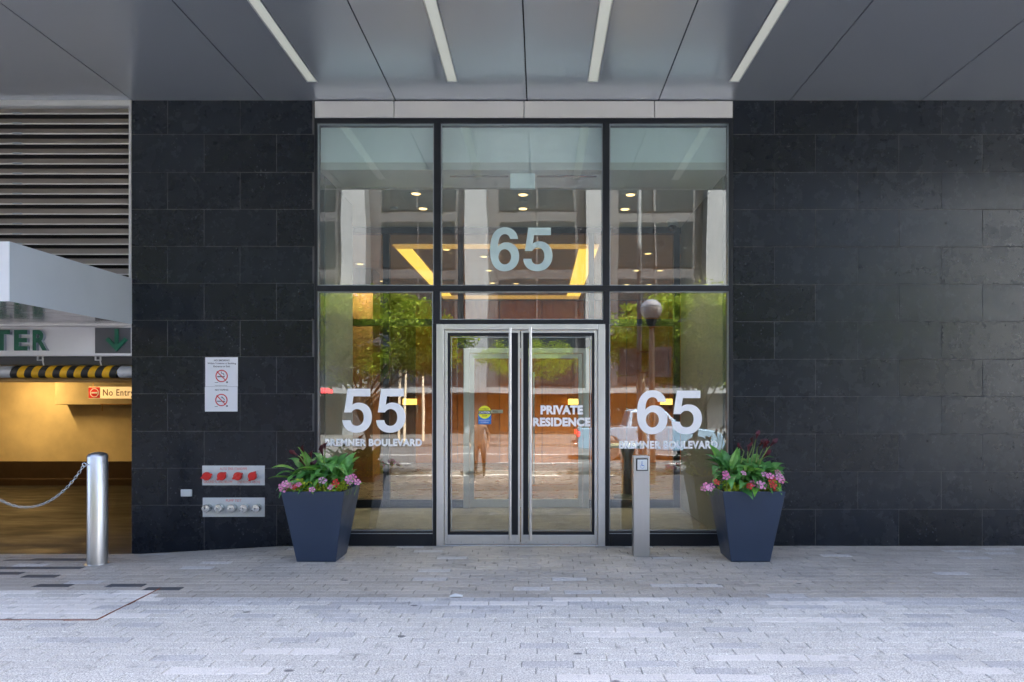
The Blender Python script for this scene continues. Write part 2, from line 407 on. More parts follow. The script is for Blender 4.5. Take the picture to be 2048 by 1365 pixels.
def digits(name, s, rect, Y, material, parent, depth=.0015):
    loops = []
    for i, ch in enumerate(s): loops += [[(x+i*.572, y) for x, y in lp] for lp in (FIVE if ch == '5' else SIX)]
    return place_flat(name, shape_mesh(loops), rect, Y, material, parent, depth)
def ring(name, cx, cy, r_out, r_in, Y, material, parent, slash=True):
    lp = [[(cos(a*pi/18), sin(a*pi/18)) for a in range(36)], [(r_in/r_out*cos(a*pi/18), r_in/r_out*sin(a*pi/18)) for a in range(36)]]
    o = place_flat(name, shape_mesh(lp), (cx-r_out, cy-r_out, cx+r_out, cy+r_out), Y, material, parent, .001)
    if slash:
        k = r_out*.74; w = (r_out-r_in)*.45; mb = MB()
        a = px(cx-k-w*.7, cy-k+w*.7, 0); b = px(cx-k+w*.7, cy-k-w*.7, 0); c = px(cx+k+w*.7, cy+k-w*.7, 0); d = px(cx+k-w*.7, cy+k+w*.7, 0)
        mb.prism([(p[0], p[2]) for p in (a, b, c, d)], Y-.0016, Y-.0004); mb.build(name, material, parent)
    return o

# ------------------------------------------------------------------ ground
def gz(x, y):
    if y > -.75:
        t = min(1, max(0, (-2.70-x)/1.6)); s = min(1, (y+.75)/.75)
        return -.088*t*s
    if y < -4.6:
        t = min(1, (-4.6-y)/6.5); return -.62*t*t*(3-2*t)
    return 0.0
def sheet(x0, x1, y0, y1, nx, ny, dz, zf=gz):
    mb = MB(); vs = []; fs = []
    for j in range(ny+1):
        for i in range(nx+1):
            x = x0+(x1-x0)*i/nx; y = y0+(y1-y0)*j/ny; vs.append((x, y, zf(x, y)+dz))
    for j in range(ny):
        for i in range(nx): a = j*(nx+1)+i; fs.append((a, a+1, a+nx+2, a+nx+1))
    return mb.add(vs, fs)
PH = .0                                                           # walking surface
ground = sheet(-30, 30, -12.6, .02, 60, 84, -.014).build('ground', M['joint'], kind='structure')
base = sheet(-300, 300, -300, 300, 2, 2, -1.1, lambda x, y: 0).build('terrain', M['concrete'], kind='structure')
plaza = sheet(-30, 30, -12.6, -4.45, 60, 40, 0).build('pavement', M['pave_far'], kind='structure')
def paver_verts(x0, x1, y0, y1, dz, flat=False):
    c = .004; z = (lambda x, y: dz) if flat else (lambda x, y: gz(x, y)+dz)
    top = [(x0+c, y0+c), (x1-c, y0+c), (x1-c, y1-c), (x0+c, y1-c)]; mid = [(x0, y0), (x1, y0), (x1, y1), (x0, y1)]
    vs = [(x, y, z(x, y)) for x, y in top] + [(x, y, z(x, y)-.004) for x, y in mid] + [(x, y, z(x, y)-.03) for x, y in mid]
    fs = [(0,1,2,3)] + [(4+i, 4+(i+1) % 4, (i+1) % 4, i) for i in range(4)] + [(8+i, 8+(i+1) % 4, 4+(i+1) % 4, 4+i) for i in range(4)]
    return vs, fs
PMATS = ['pave_grey', 'pave_pale', 'pave_beige', 'pave_blue', 'pave_dark']
rp = random.Random(21)
PW, PD, JT = .302, .1, .0036
rows = []; y = -.004; 
cand = []
nrow = int(4.45/PD)
# pale runs: (row centre Y, X from, X to)
def gpt(x, y): d = EYE*FPX/(y-VY); return ((x-VX)*d/FPX, d-DIST)
PALE = [(1120,1330,1200,1), (1123,1285,1262,1), (1040,1100,1205,1), (1008,1040,1210,0), (1180,1352,1270,0), (1465,1740,1312,0), (1490,1725,1236,0), (1565,1785,1205,0),
        (1180,1490,1352,1), (1950,2048,1348,0), (1985,2048,1265,0), (340,480,1340,0), (900,960,1205,0), (0,180,1215,1), (10,160,1226,1), (0,250,1232,0), (200,300,1196,0), (480,640,1300,0)]
DARK = [(0,130,1135,0), (20,190,1118,0), (90,160,1110,0), (60,170,1112,1), (312,380,1176,0), (0,20,1149,0), (50,115,1151,0), (200,300,1172,1), (70,140,1169,1)]
def ptype(xc, yc, row):
    for lst, t in ((DARK, 4), (PALE, 1)):
        for x0, x1, yy, _ in lst:
            a = gpt(x0, yy); b = gpt(x1, yy)
            if abs(yc-a[1]) < PD*.5 and a[0]-.05 < xc < b[0]+.05: return t
    if -2.45 < yc < -1.7 and xc < -3.1: return rp.choice([1, 1, 1, 0, 3])
    if yc > -1.86: return 2 if rp.random() < .93 else 3
    if yc > -2.06: return 3 if rp.random() < .85 else 0
    if yc > -2.4: return 3 if rp.random() < .3 else 0
    r = rp.random()
    return 3 if r < .07 else 0
for r in range(nrow):
    y1 = -.004-r*PD; y0 = y1-PD+JT; off = (r*.333*PW + rp.uniform(-.02, .02)) % PW
    k0 = int(-7.2/PW)
    for k in range(k0, -k0+1):
        x0 = k*PW+off; x1 = x0+PW-JT; xc = (x0+x1)/2; yc = (y0+y1)/2
        d = DIST+yc
        ix = VX+xc*FPX/d; iy = VY+EYE*FPX/d
        seen = -20 < ix < 2068 and iy < 1372
        area = PW*PD/d**3 if seen else 0
        cand.append((area, x0, x1, y0, y1, ptype(xc, yc, r)))
cand.sort(key=lambda c: -c[0])
pm = {}
for t in range(5):
    for q in range(3):
        mb = MB(); a = .5*(PW-JT); b = .5*(PD-JT); vs, fs = paver_verts(-a, a, -b, b, 0, True)
        vs = [(x, y, z + (.0012*(x/a)*(q-1) + .0008*(y/b)*(1-q) if z > -.02 else 0)) for x, y, z in vs]
        pm[t, q] = mb.add(vs, fs).mesh('paver', M[PMATS[t]])
rest = MB()
for i, (a, x0, x1, y0, y1, t) in enumerate(cand):
    dz = rp.uniform(-.0015, .0012)
    if i < 300 and gz((x0+x1)/2, y1) == 0 and y1 < -.8:
        share('paver', pm[t, rp.randrange(3)], ground, ((x0+x1)/2, (y0+y1)/2, dz))
    else:
        vs, fs = paver_verts(x0, x1, y0, y1, dz); rest.add(vs, fs, t)
rest.build('far_pavers', [M[k] for k in PMATS], ground, kind='stuff')
# rusty hatch edging in the paving
a = gpt(192, 1241); b = gpt(326, 1178)
t = thing('edging_strip', 'rusty steel edging strip bent at a corner in the paving', 'edging', (a[0], a[1], 0))
mb = MB(); mb.box(a[0]-.005, a[0]+.005, a[1], b[1], -.02, .0035); mb.build('long_leg', M['rust'], t)
mb = MB(); mb.box(-8.5, a[0]-.0055, a[1], a[1]+.010, -.02, .0035); mb.build('cross_leg', M['rust'], t)
# paper scrap
p = gpt(912, 1194); mb = MB()
vs = [(-.05,-.02,.004), (.0,-.035,.012), (.055,-.01,.004), (.05,.03,.006), (-.01,.045,.014), (-.05,.02,.005)]
mb.add([(x+p[0], y+p[1], z) for x, y, z in vs], [(0,1,4,5), (1,2,3,4)])
o = mb.build('paper_scrap', M['paper'], label='crumpled white paper scrap lying on the paving', cat='paper')
sm = o.modifiers.new('thick', 'SOLIDIFY'); sm.thickness = .001

# ------------------------------------------------------------------ stone-tiled walls
ZT = PZ(201)
def tiled_wall(name, label, X0, X1, ys, tw, offs, bottom=-.12):
    t = thing(name, label, 'wall', ((X0+X1)/2, .15, 0))
    mb = MB(); mb.box(X0, X1, .0035, .34, bottom, ZT+.2); mb.build('backing', M['grout'], t)
    J = .0055
    cache = {}
    for r in range(len(ys)-1):
        z1 = PZ(ys[r])-J/2; z0 = PZ(ys[r+1])+J/2
        if r == len(ys)-2: z0 = bottom
        x = X0; nxt = offs[r % 2]
        while x < X1-.01:
            xe = min(nxt, X1)
            if xe-x > .02:
                w = xe-x-J; h = z1-z0
                key = (round(w, 3), round(h, 3))
                if key not in cache:
                    m2 = MB(); c = .0022; a, b = w/2, h/2
                    m2.add([(-a+c,0,-b+c),(a-c,0,-b+c),(a-c,0,b-c),(-a+c,0,b-c),(-a,c,-b),(a,c,-b),(a,c,b),(-a,c,b),(-a,.03,-b),(a,.03,-b),(a,.03,b),(-a,.03,b)],
                        [(0,1,2,3)]+[(4+i,4+(i+1)%4,(i+1)%4,i) for i in range(4)]+[(8+i,8+(i+1)%4,4+(i+1)%4,4+i) for i in range(4)]+[(11,10,9,8)])
                    cache[key] = m2.mesh('tile', M['tile'])
                share('tile', cache[key], t, ((x+xe)/2, rp.uniform(-.0012, .0012), (z0+z1)/2), (rp.uniform(-.0012, .0012), 0, rp.uniform(-.0012, .0012)))
            x = xe; nxt = xe+tw
    return t
XL0, XL1, XR0 = PX(263), PX(628.5), PX(1466)
tiled_wall('stone_wall', 'dark basalt tiled wall between the garage and the glass entrance', XL0, XL1,
    [201, 269, 345, 419, 493, 567, 641, 714, 788, 863, 937, 1011, 1120], PX(145)-PX(0), [PX(335), PX(408)])
tiled_wall('stone_wall', 'long dark basalt tiled wall right of the glass entrance', XR0, 8.4,
    [201, 269, 345, 419.5, 494, 569, 644, 719, 793.5, 868.5, 944, 1019, 1120], PX(167)-PX(0), [PX(1549), PX(1631)])

# ------------------------------------------------------------------ soffit, fascia, strip lights
SOF = -2.92
jx = [PX(265+263*k) for k in range(-5, 12)]
t = thing('soffit', 'grey metal panel soffit above the entrance', 'soffit', (0, SOF/2, ZT))
for i in range(len(jx)-1):
    mb = MB(); a, b = jx[i]+.006, jx[i+1]-.006
    # cut the light slots out of panels 5..8
    slots = []
    for lx in (622, 905-.0, 1186, 1471):
        c = PX(lx, 0)
        if a < c < b: slots.append(c)
    LY0, LY1, LW = -2.52, -.41, .056
    sl_c = None
    for k, cxp in enumerate((PX(625, -.41), PX(905, -.41), PX(1185.5, -.41), PX(1467.5, -.41))):
        if a < cxp < b: sl_c = cxp
    if sl_c is None: mb.box(a, b, SOF, .2, ZT, ZT+.04)
    else:
        mb.box(a, sl_c-LW, SOF, .2, ZT, ZT+.04); mb.box(sl_c+LW, b, SOF, .2, ZT, ZT+.04)
        mb.box(sl_c-LW, sl_c+LW, SOF, LY0, ZT, ZT+.04); mb.box(sl_c-LW, sl_c+LW, LY1, .2, ZT, ZT+.04)
    mb.build('panel', M['soffit'], t)
mb = MB(); mb.box(jx[0], jx[-1], SOF, .3, ZT+.05, ZT+.12); mb.build('backing', M['dark_gap'], t)
mb = MB(); mb.box(jx[0], jx[-1], SOF-.05, SOF-.002, ZT-.004, ZT+.6); mb.build('edge_trim', M['fascia'], t)
for nm, lx in (('leftmost', 625), ('second from left', 905), ('third from left', 1185.5), ('rightmost', 1467.5)):
    c = PX(lx, -.41)
    l = thing('strip_light', f'{nm} of the four white linear strip lights in the soffit', 'strip light', (c, -1.45, ZT), group='strip lights in the soffit')
    mb = MB(); w = .054
    for s in (-1, 1): mb.box(c+s*w, c+s*(w-.007), -2.515, -.415, ZT-.003, ZT+.035)
    mb.box(c-w+.007, c+w-.007, -2.515, -2.508, ZT-.003, ZT+.035); mb.box(c-w+.007, c+w-.007, -.422, -.415, ZT-.003, ZT+.035)
    mb.build('trim', M['silver'], l)
    mb = MB(); mb.box(c-w+.0075, c+w-.0075, -2.507, -.4225, ZT+.006, ZT+.03); mb.build('diffuser', M['diffuser'], l)
# unseen building mass above, its height set to shade the plaza
mb = MB(); mb.box(-16, 16, SOF-.06, 20, ZT+.62, 13.5); mb.box(-16, 16, .36, 20, ZT+.14, ZT+.61)
mb.build('upper_floors', M['concrete'], label='unseen upper floors above the soffit, height set for their shadow', cat='building')
mb = MB(); mb.box(8.41, 16, .05, .4, -.2, ZT+.1); mb.box(-16, -8.6, .05, .4, -.3, ZT+.1)
mb.box(15.9, 16, .4, 20, -.3, ZT+.13); mb.box(-16, -15.9, .4, 20, -.6, ZT+.13); mb.box(-15.9, 15.9, 19.9, 20, -.6, ZT+.13)
mb.build('side_wall', M['concrete'], label='plain concrete outer walls of the ground floor beyond the frame', cat='wall')  # out of view, put in to keep light out of the rooms
# fascia over the glass
t = thing('fascia', 'white fascia panels above the entrance glazing', 'fascia', (PX(1047), 0, PZ(236)))
xs = [629, 788, 1048, 1309, 1466]
for a, b in zip(xs, xs[1:]):
    mb = MB(); mb.pbox(a+.8, 203, b-.8, 236, -.004, .10); mb.build('panel', M['fascia'], t, bevel=.003)
mb = MB(); mb.pbox(629, 202, 1466, 237, .05, .3); mb.build('backing', M['plate'], t)

# ------------------------------------------------------------------ entrance glazing
E = thing('entrance', 'glazed apartment entrance with double doors and white house numbers', 'entrance', (PX(1041), .05, 0))
FY0, FY1, GY = -.006, .13, .045
def fb(name, *r, mat_='frame', y0=FY0, y1=FY1, parent=None, bevel=.002):
    mb = MB(); mb.pbox(*r, y0, y1); return mb.build(name, M[mat_], parent or E, bevel=bevel)
fb('head', 629, 237, 1466, 246.4)
fb('jamb', 629, 246.6, 634, 1063); fb('jamb', 1458.5, 246.6, 1466, 1063)
fb('mullion', 868, 246.6, 881, 571.5); fb('mullion', 1206, 246.6, 1219, 571.5)
fb('transom', 634.2, 571.7, 1458.3, 582.6)
fb('mullion', 867, 582.8, 879.5, 648); fb('mullion', 1207, 582.8, 1219, 648)
fb('mullion', 866, 648.2, 873, 1094); fb('mullion', 1210.5, 648.2, 1218, 1094)
fb('transom', 879.7, 640, 1206.8, 648.3)
fb('sill', 629, 1063.2, 865.8, 1094, y0=-.012); fb('sill', 1218.2, 1063.2, 1466, 1094, y0=-.012)
fb('sill_trim', 634, 1066, 865.5, 1067.6, mat_='bead', y0=-.016, y1=-.0125, bevel=0); fb('sill_trim', 1218.5, 1066, 1458, 1067.6, mat_='bead', y0=-.016, y1=-.0125, bevel=0)
panes = [(634.5,246.8,867.5,571.3),(881.5,246.8,1205.5,571.3),(1219.5,246.8,1458,571.3),(634.5,583,865.5,1062.8),(880,583,1206.5,639.6),(1219,583,1458,1062.8)]
for (a, b, c, d) in panes:
    mb = MB(); mb.pbox(a, b, c, d, GY, GY+.012); g = mb.build('pane', M['glass'], E)
    mb = MB(); w = 1.6
    for q in ((a, b, a+w, d), (c-w, b, c, d), (a+w+.1, b, c-w-.1, b+w), (a+w+.1, d-w, c-w-.1, d)): mb.pbox(*q, .012, GY-.002)
    mb.build('glazing_bead', M['bead'], g)
# silver door frame
fb('door_frame', 873.3, 649, 888, 1094, mat_='silver', y0=-.02, y1=.12, bevel=.003); fb('door_frame', 1196, 649, 1210, 1094, mat_='silver', y0=-.02, y1=.12, bevel=.003)
fb('door_frame', 888.3, 649, 1195.7, 660, mat_='silver', y0=-.02, y1=.12, bevel=.003)
fb('threshold', 888.3, 1089.5, 1195.7, 1094, mat_='silver', y0=-.03, y1=.12, bevel=.002)
def door(parent, x0, x1, y0, y1, meet, at=0.0, Y=0.0, gl='glass', handle=True):
    w = x1-x0; mb = MB()
    s = 1 if meet == 'R' else -1
    xa, xb = (x0, x1)
    L = (xa, xa+6) if meet == 'R' else (xb-6, xb)
    Rr = (xb-4, xb) if meet == 'R' else (xa, xa+4)
    mb.pbox(L[0], y0, L[1], y1, Y, Y+.05, at); mb.pbox(Rr[0], y0, Rr[1], y1, Y, Y+.05, at)
    i0, i1 = min(L[1], Rr[1])+.1, max(L[0], Rr[0])-.1
    mb.pbox(i0, y0, i1, y0+5, Y, Y+.05, at)
    d = mb.build('door', M['silver'], parent, bevel=.002)
    mb = MB(); mb.pbox(i0, y1-18, i1, y1, Y-.003, Y+.05, at); mb.build('bottom_rail', M['silver'], d, bevel=.003)
    g0, g1, t0, t1 = i0, i1, y0+5.2, y1-18.2
    if meet == 'R': ga, gb, gc = (g0, g0+5), (g1-14, g1), None
    else: ga, gb = (g1-5, g1), (g0, g0+10)
    mb = MB(); mb.pbox(ga[0], t0, ga[1], t1, Y+.008, Y+.045, at); mb.pbox(gb[0], t0, gb[1], t1, Y+.008, Y+.045, at)
    h0, h1 = min(ga[1], gb[1])+.1, max(ga[0], gb[0])-.1
    mb.pbox(h0, t0, h1, t0+6, Y+.008, Y+.045, at); mb.pbox(h0, t1-6, h1, t1, Y+.008, Y+.045, at); mb.build('stile', M['frame'], d)
    mb = MB(); mb.pbox(h0+.1, t0+6.1, h1-.1, t1-6.1, Y+.02, Y+.03, at); g = mb.build('pane', M[gl], d)
    mb = MB(); q = 1.3
    a, b, c, e = h0+2, t0+8, h1-2, t1-8
    for r in ((a, b, a+q, e), (c-q, b, c, e), (a+q+.1, e-q, c-q-.1, e), (a+q+.1, b, c-q-.1, b+q)): mb.pbox(*r, Y+.012, Y+.0185, at)
    mb.build('glazing_bead', M['bead'], d)
    if handle:
        hx = x1-19 if meet == 'R' else x0+19
        X = PX(hx, at); mb = MB(); z0, z1 = PZ(1078, at), PZ(657, at)
        mb.tube([(X, Y-.075, z0), (X, Y-.075, z1)], .0165, 16)
        h = mb.build('pull_handle', M['steel'], d, smooth=40)
        for z in (z0+.03, z1-.03):
            mb2 = MB(); mb2.tube([(X, Y-.075, z), (X, Y+.0, z)], .011, 12); mb2.tube([(X, Y-.075, z-.02), (X, Y-.075, z+.02)], .0195, 16)
            mb2.build('standoff', M['steel'], d, smooth=40)
    mb = MB()
    for k in range(7):
        xx = i0+6+(i1-i0-12)*k/6; mb.lathe([(.0035, Y-.005), (.0035, Y-.003)], (PX(xx, at), 0, PZ(y1-4, at)), 'Y', 8)
    mb.build('screws', M['dark_panel'], d, kind='stuff')
    return d
dL = door(E, 889, 1040, 661, 1088.5, 'R'); dR = door(E, 1042.2, 1195, 661, 1088.5, 'L')
# vinyl numbers
VYN = GY-.001
digits('number_decal', '65', (980, 455, 1105, 543), VYN, M['vinyl_aqua'], E)
digits('number_decal', '55', (685, 778, 811, 866), VYN, M['vinyl'], E)
digits('number_decal', '65', (1274, 781, 1404, 869), VYN, M['vinyl'], E)
text('street_name_decal', 'BREMNER BOULEVARD', (650, 878, 844, 893), VYN, M['vinyl'], E, bold=.05, space=1.10)
text('street_name_decal', 'BREMNER BOULEVARD', (1238, 882, 1435, 898), VYN, M['vinyl'], E, bold=.05, space=1.10)
text('door_lettering', 'PRIVATE', (1081, 811, 1166, 829.5), .0185, M['vinyl'], dR, bold=.055, space=1.06)
text('door_lettering', 'RESIDENCE', (1066, 835.5, 1181, 853.5), .0185, M['vinyl'], dR, bold=.055, space=1.06)
mb = MB(); mb.pbox(956, 828, 982, 849, .0175, .0185); s = mb.build('caution_sticker', M['blue'], dL)
mb = MB(); mb.lathe([(PX(13)-PX(0), .0164), (PX(13)-PX(0), .0172)], (PX(969), 0, PZ(825)), 'Y', 32); mb.build('yellow_disc', M['yellow'], dL)
mb = MB(); mb.pbox(956.5, 821.5, 981.5, 829, .0155, .0162); mb.build('black_band', M['vinyl_black'], dL)
text('caution_lettering', 'CAUTION', (958, 823, 980, 827.6), .0152, M['sign_white'], dL, bold=.03, depth=.0006)
text('caution_lettering', 'AUTOMATIC', (960, 817, 978, 820), .0161, M['vinyl_black'], dL, bold=.01, depth=.0006)
text('caution_lettering', 'DOOR', (964, 830.5, 974, 833.5), .0161, M['vinyl_black'], dL, bold=.01, depth=.0006)
text('caution_lettering', 'ACTIVATE SWITCH', (958, 840, 980, 842.4), .0172, M['sign_white'], dL, bold=.02, depth=.0006)
text('caution_lettering', 'TO OPERATE', (961, 844, 977, 846.4), .0172, M['sign_white'], dL, bold=.02, depth=.0006)

# ------------------------------------------------------------------ vestibule and lobby
CZ = 4.04; VB = 2.58
XA, XB = PX(631), PX(1462)
t = thing('vestibule', 'white vestibule room behind the entrance glass', 'room', (0, 1.3, 0), kind='structure')
mb = MB(); mb.box(-4.2, XB+.15, .14, VB+.4, CZ, CZ+.08); mb.build('ceiling', M['plaster'], t)
mb = MB(); mb.box(XA-.02, XB+.02, .145, .2, CZ+.081, ZT+.02); mb.box(XA-.2, XA-.022, .131, .2, CZ+.081, ZT); mb.build('bulkhead', M['bulkhead'], t)
mb = MB(); mb.box(XA-.14, XA-.005, .35, 1.46, -.1, CZ-.001); mb.build('left_wall', M['side_wall'], t)
mb = MB(); mb.box(XB+.005, XB+.15, .35, VB+.05, -.1, CZ-.001); mb.build('right_wall', M['side_wall'], t)
mb = MB(); mb.box(-4.2, XB+.15, .131, VB+.1, -.1, -.002); mb.build('vestibule_floor', M['mat_floor'], t)
mb = MB(); mb.box(-4.3, -4.21, .35, VB+.4, -.1, CZ); mb.build('end_wall', M['plaster'], t)
mb = MB(); mb.box(PX(700, .7), PX(798, .9), .75, 1.3, CZ-.006, CZ-.001); mb.build('access_panel', M['plaster'], t, bevel=.002)
# curtain-like drapes at the sides of the vestibule
for sgn, x, lab in ((1, XA+.02, 'left'), (-1, XB-.02, 'right')):
    pass
# inner partition
ip = thing('inner_entrance', 'dark framed inner glass partition with pale double doors', 'partition', (0, VB, 0))
D2 = VB
def ib(name, x0, x1, z0, z1, m='frame', y0=0, y1=.1): 
    mb = MB(); mb.box(x0, x1, VB+y0, VB+y1, z0, z1); return mb.build(name, M[m], ip, bevel=.002)
vx = [-4.15, PX(772, VB), PX(921, VB), PX(1183, VB), PX(1354, VB)]
ib('head', -4.2, XB, CZ-.09, CZ-.002)
for x in vx[0:1]+vx[1:2]+vx[4:5]: ib('mullion', x-.045, x+.045, 0, CZ-.092)
for x in vx[2:4]: ib('mullion', x-.04, x+.04, 2.40, CZ-.092); 
ib('transom', vx[0]+.05, vx[1]-.05, 2.62, 2.72); ib('transom', vx[1]+.05, vx[2]-.045, 2.62, 2.72); ib('transom', vx[2]+.045, vx[3]-.045, 2.62, 2.72); ib('transom', vx[3]+.045, vx[4]-.05, 2.62, 2.72)
for a, b in zip(vx, vx[1:]):
    mb = MB(); mb.box(a+.05, b-.05, VB+.04, VB+.05, 2.73, CZ-.1); mb.build('pane', M['glass_in'], ip)
for a, b in ((vx[0], vx[1]), (vx[1], vx[2]), (vx[3], vx[4])):
    mb = MB(); mb.box(a+.05, b-.05 if b != vx[2] else PX(927, VB)-.005, VB+.04, VB+.05, .12, 2.61) if a != vx[3] else mb.box(PX(1178, VB)+.005, b-.05, VB+.04, VB+.05, .12, 2.61)
    mb.build('pane', M['glass_in'], ip)
    mb = MB(); mb.box(a+.05, (b-.05 if b != vx[2] else PX(927, VB)-.005), VB, VB+.1, 0, .115) if a != vx[3] else mb.box(PX(1178, VB)+.005, b-.05, VB, VB+.1, 0, .115)
    mb.build('sill', M['frame'], ip)
def ipx(name, r, y0=-.02, y1=.1, m='silver', parent=None):
    mb = MB(); mb.pbox(*r, VB+y0, VB+y1, VB); return mb.build(name, M[m], parent or ip, bevel=.002)
zb = 802+EYE*FPX/(DIST+VB)
ipx('door_frame', (927, 697, 939, zb)); ipx('door_frame', (1166, 697, 1178, zb)); ipx('door_frame', (939.2, 697, 1165.8, 707))
mb = MB(); mb.box(vx[2]-.04, vx[3]+.04, VB, VB+.1, PZ(697, VB), 2.615); mb.build('header_panel', M['frame'], ip)
for (a, b, meet) in ((940, 1052, 'R'), (1053.5, 1165, 'L')):
    y0, y1 = 708, zb-1; mb = MB()
    mb.pbox(a, y0, a+8, y1, VB, VB+.05, VB); mb.pbox(b-8, y0, b, y1, VB, VB+.05, VB); mb.pbox(a+8.1, y0, b-8.1, y0+9, VB, VB+.05, VB)
    d = mb.build('door', M['silver'], ip, bevel=.002)
    mb = MB(); mb.pbox(a+8.1, y1-16, b-8.1, y1, VB, VB+.05, VB); mb.build('bottom_rail', M['silver'], d)
    mb = MB(); mb.pbox(a+8.2, y0+9.2, b-8.2, y1-16.2, VB+.02, VB+.03, VB); mb.build('pane', M['glass_in'], d)
    mb = MB(); hx = PX(b-14 if meet == 'R' else a+14, VB); mb.tube([(hx, VB-.05, .35), (hx, VB-.05, 1.95)], .014, 12); mb.build('pull_handle', M['steel'], d, smooth=40)
ipx('pull_plate', (982, 820, 1006, 827), -.012, -.004, 'plate'); text('pull_lettering', 'PULL', (986, 821.5, 996, 825.5), VB-.013, M['vinyl_black'], ip, depth=.001)
# lobby shell
LB = 9.65
t = thing('lobby', 'warm lit lobby with orange timber wall behind the inner doors', 'room', (0, 6, 0), kind='structure')
mb = MB(); mb.box(-5.2, 4.6, VB+.4, LB+.1, CZ, CZ+.1); mb.build('ceiling', M['taupe'], t)
mb = MB(); mb.box(-5.2, 4.6, VB+.1, LB+.1, -.1, -.004); mb.build('lobby_floor', M['lobby_floor'], t)
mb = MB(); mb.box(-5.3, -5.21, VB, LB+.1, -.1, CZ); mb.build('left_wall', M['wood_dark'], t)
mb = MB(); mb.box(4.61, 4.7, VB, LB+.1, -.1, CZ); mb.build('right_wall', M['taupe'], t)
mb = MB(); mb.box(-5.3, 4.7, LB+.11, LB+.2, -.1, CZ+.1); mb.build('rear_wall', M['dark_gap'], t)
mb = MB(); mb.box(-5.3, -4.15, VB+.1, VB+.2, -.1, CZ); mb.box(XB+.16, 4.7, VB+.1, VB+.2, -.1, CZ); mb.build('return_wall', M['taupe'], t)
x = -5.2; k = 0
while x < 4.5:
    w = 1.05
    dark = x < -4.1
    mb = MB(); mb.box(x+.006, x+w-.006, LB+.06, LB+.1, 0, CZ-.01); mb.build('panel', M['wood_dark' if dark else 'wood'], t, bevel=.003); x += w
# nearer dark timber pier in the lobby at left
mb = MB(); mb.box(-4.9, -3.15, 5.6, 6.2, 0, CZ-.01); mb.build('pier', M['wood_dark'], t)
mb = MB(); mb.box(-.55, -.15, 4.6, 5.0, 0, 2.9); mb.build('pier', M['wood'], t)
# cove light
H = CZ-EYE
def cy_(y): return H*FPX/(VY-y)-DIST
c = thing('cove_light', 'glowing yellow rectangular cove light in the lobby ceiling', 'cove light', (-.7, 6, CZ))
n0, n1, f0, f1 = cy_(488.5), cy_(496), cy_(591), cy_(597)
xa, xa2, xb2, xb = -.94*H, -.84*H, .255*H, .378*H
for (a, b, y0, y1) in ((xa, xb, n0, n1), (xa, xb, f0, f1), (xa, xa2, n1+.002, f0-.002), (xb2, xb, n1+.002, f0-.002)):
    mb = MB(); mb.box(a, b, y0, y1, CZ-.02, CZ-.001); mb.build('light_band', M['cove'] if b-a < .5 else M['cove_edge'], c)
def area_light(name, loc, sx, sy, power, col, parent=None, rot=(0,0,0)):
    l = bpy.data.lights.new(name, 'AREA'); l.shape = 'RECTANGLE'; l.size = sx; l.size_y = sy; l.energy = power; l.color = col
    o = bpy.data.objects.new(name, l); C.objects.link(o); o.location = loc; o.rotation_euler = rot
    if parent: o.parent = parent; o.matrix_parent_inverse = WM.get(parent.name, Matrix()).inverted()
    return o
def spot(loc, power, col, parent, ang=110, r=.05):
    l = bpy.data.lights.new('lamp_glow', 'SPOT'); l.energy = power; l.color = col; l.spot_size = radians(ang); l.spot_blend = .6; l.shadow_soft_size = r
    o = bpy.data.objects.new('lamp_glow', l); C.objects.link(o); o.parent = parent; o.matrix_parent_inverse = WM.get(parent.name, Matrix()).inverted(); o.location = loc; return o
dl_ring = MB().lathe([(.052, 0), (.056, -.008), (.085, -.008), (.088, -.003), (.088, 0)], n=24).mesh('trim', M['plaster'], 40)
dl_lens = MB().lathe([(.054, -.002), (.05, -.010), (.02, -.014)], n=20).mesh('lens', M['warm'], 40)
dl_lens_s = MB().lathe([(.054, -.002), (.05, -.010), (.02, -.014)], n=16).mesh('lens', M['warm_small'], 40)
def downlight(x, y, label, group, big, power):
    lc = (1, .84, .66) if big else (1, .74, .46)
    d = thing('downlight', label, 'downlight', (x, y, CZ), group=group)
    share('trim', dl_ring, d, (x, y, CZ-.001)); share('lens', dl_lens if big else dl_lens_s, d, (x, y, CZ-.001))
    spot((x, y, CZ-.03), power, lc, d)
for (pxx, pyy, lab) in ((832,387,'front left'),(846,417,'rear left'),(1046,389,'front centre'),(1046,417,'rear centre'),(1261,389,'front right'),(1250,418,'rear right')):
    Y = cy_(pyy); downlight(PX(pxx, Y), Y, f'{lab} bright recessed downlight in the vestibule ceiling', 'downlights in the vestibule ceiling', True, 8)
for (pxx, pyy, lab) in ((893,499,'at the left edge of the centre pane'),(968,513,'nearest above left of the frosted number'),(978,541,'touching the lower left of the frosted number'),(985,566,'just above the transom left of centre'),(1032,567,'just above the transom under the frosted number'),
        (1296,507,'highest in the upper right pane'),(1273,541,'left one of the middle pair in the upper right pane'),(1320,541,'right one of the middle pair in the upper right pane'),(1253,569,'lowest left in the upper right pane'),(1298,569,'lowest right in the upper right pane'),
        (720,528,'highest of the three beside the dark mullion in the upper left pane'),(741,546,'middle of the three beside the dark mullion in the upper left pane'),(760,562,'lowest of the three beside the dark mullion in the upper left pane'),(650,541,'farthest left in the upper left pane')):
    Y = cy_(pyy); downlight(PX(pxx, Y), Y, 'lobby downlight ' + lab, 'downlights in the lobby ceiling', False, 62)
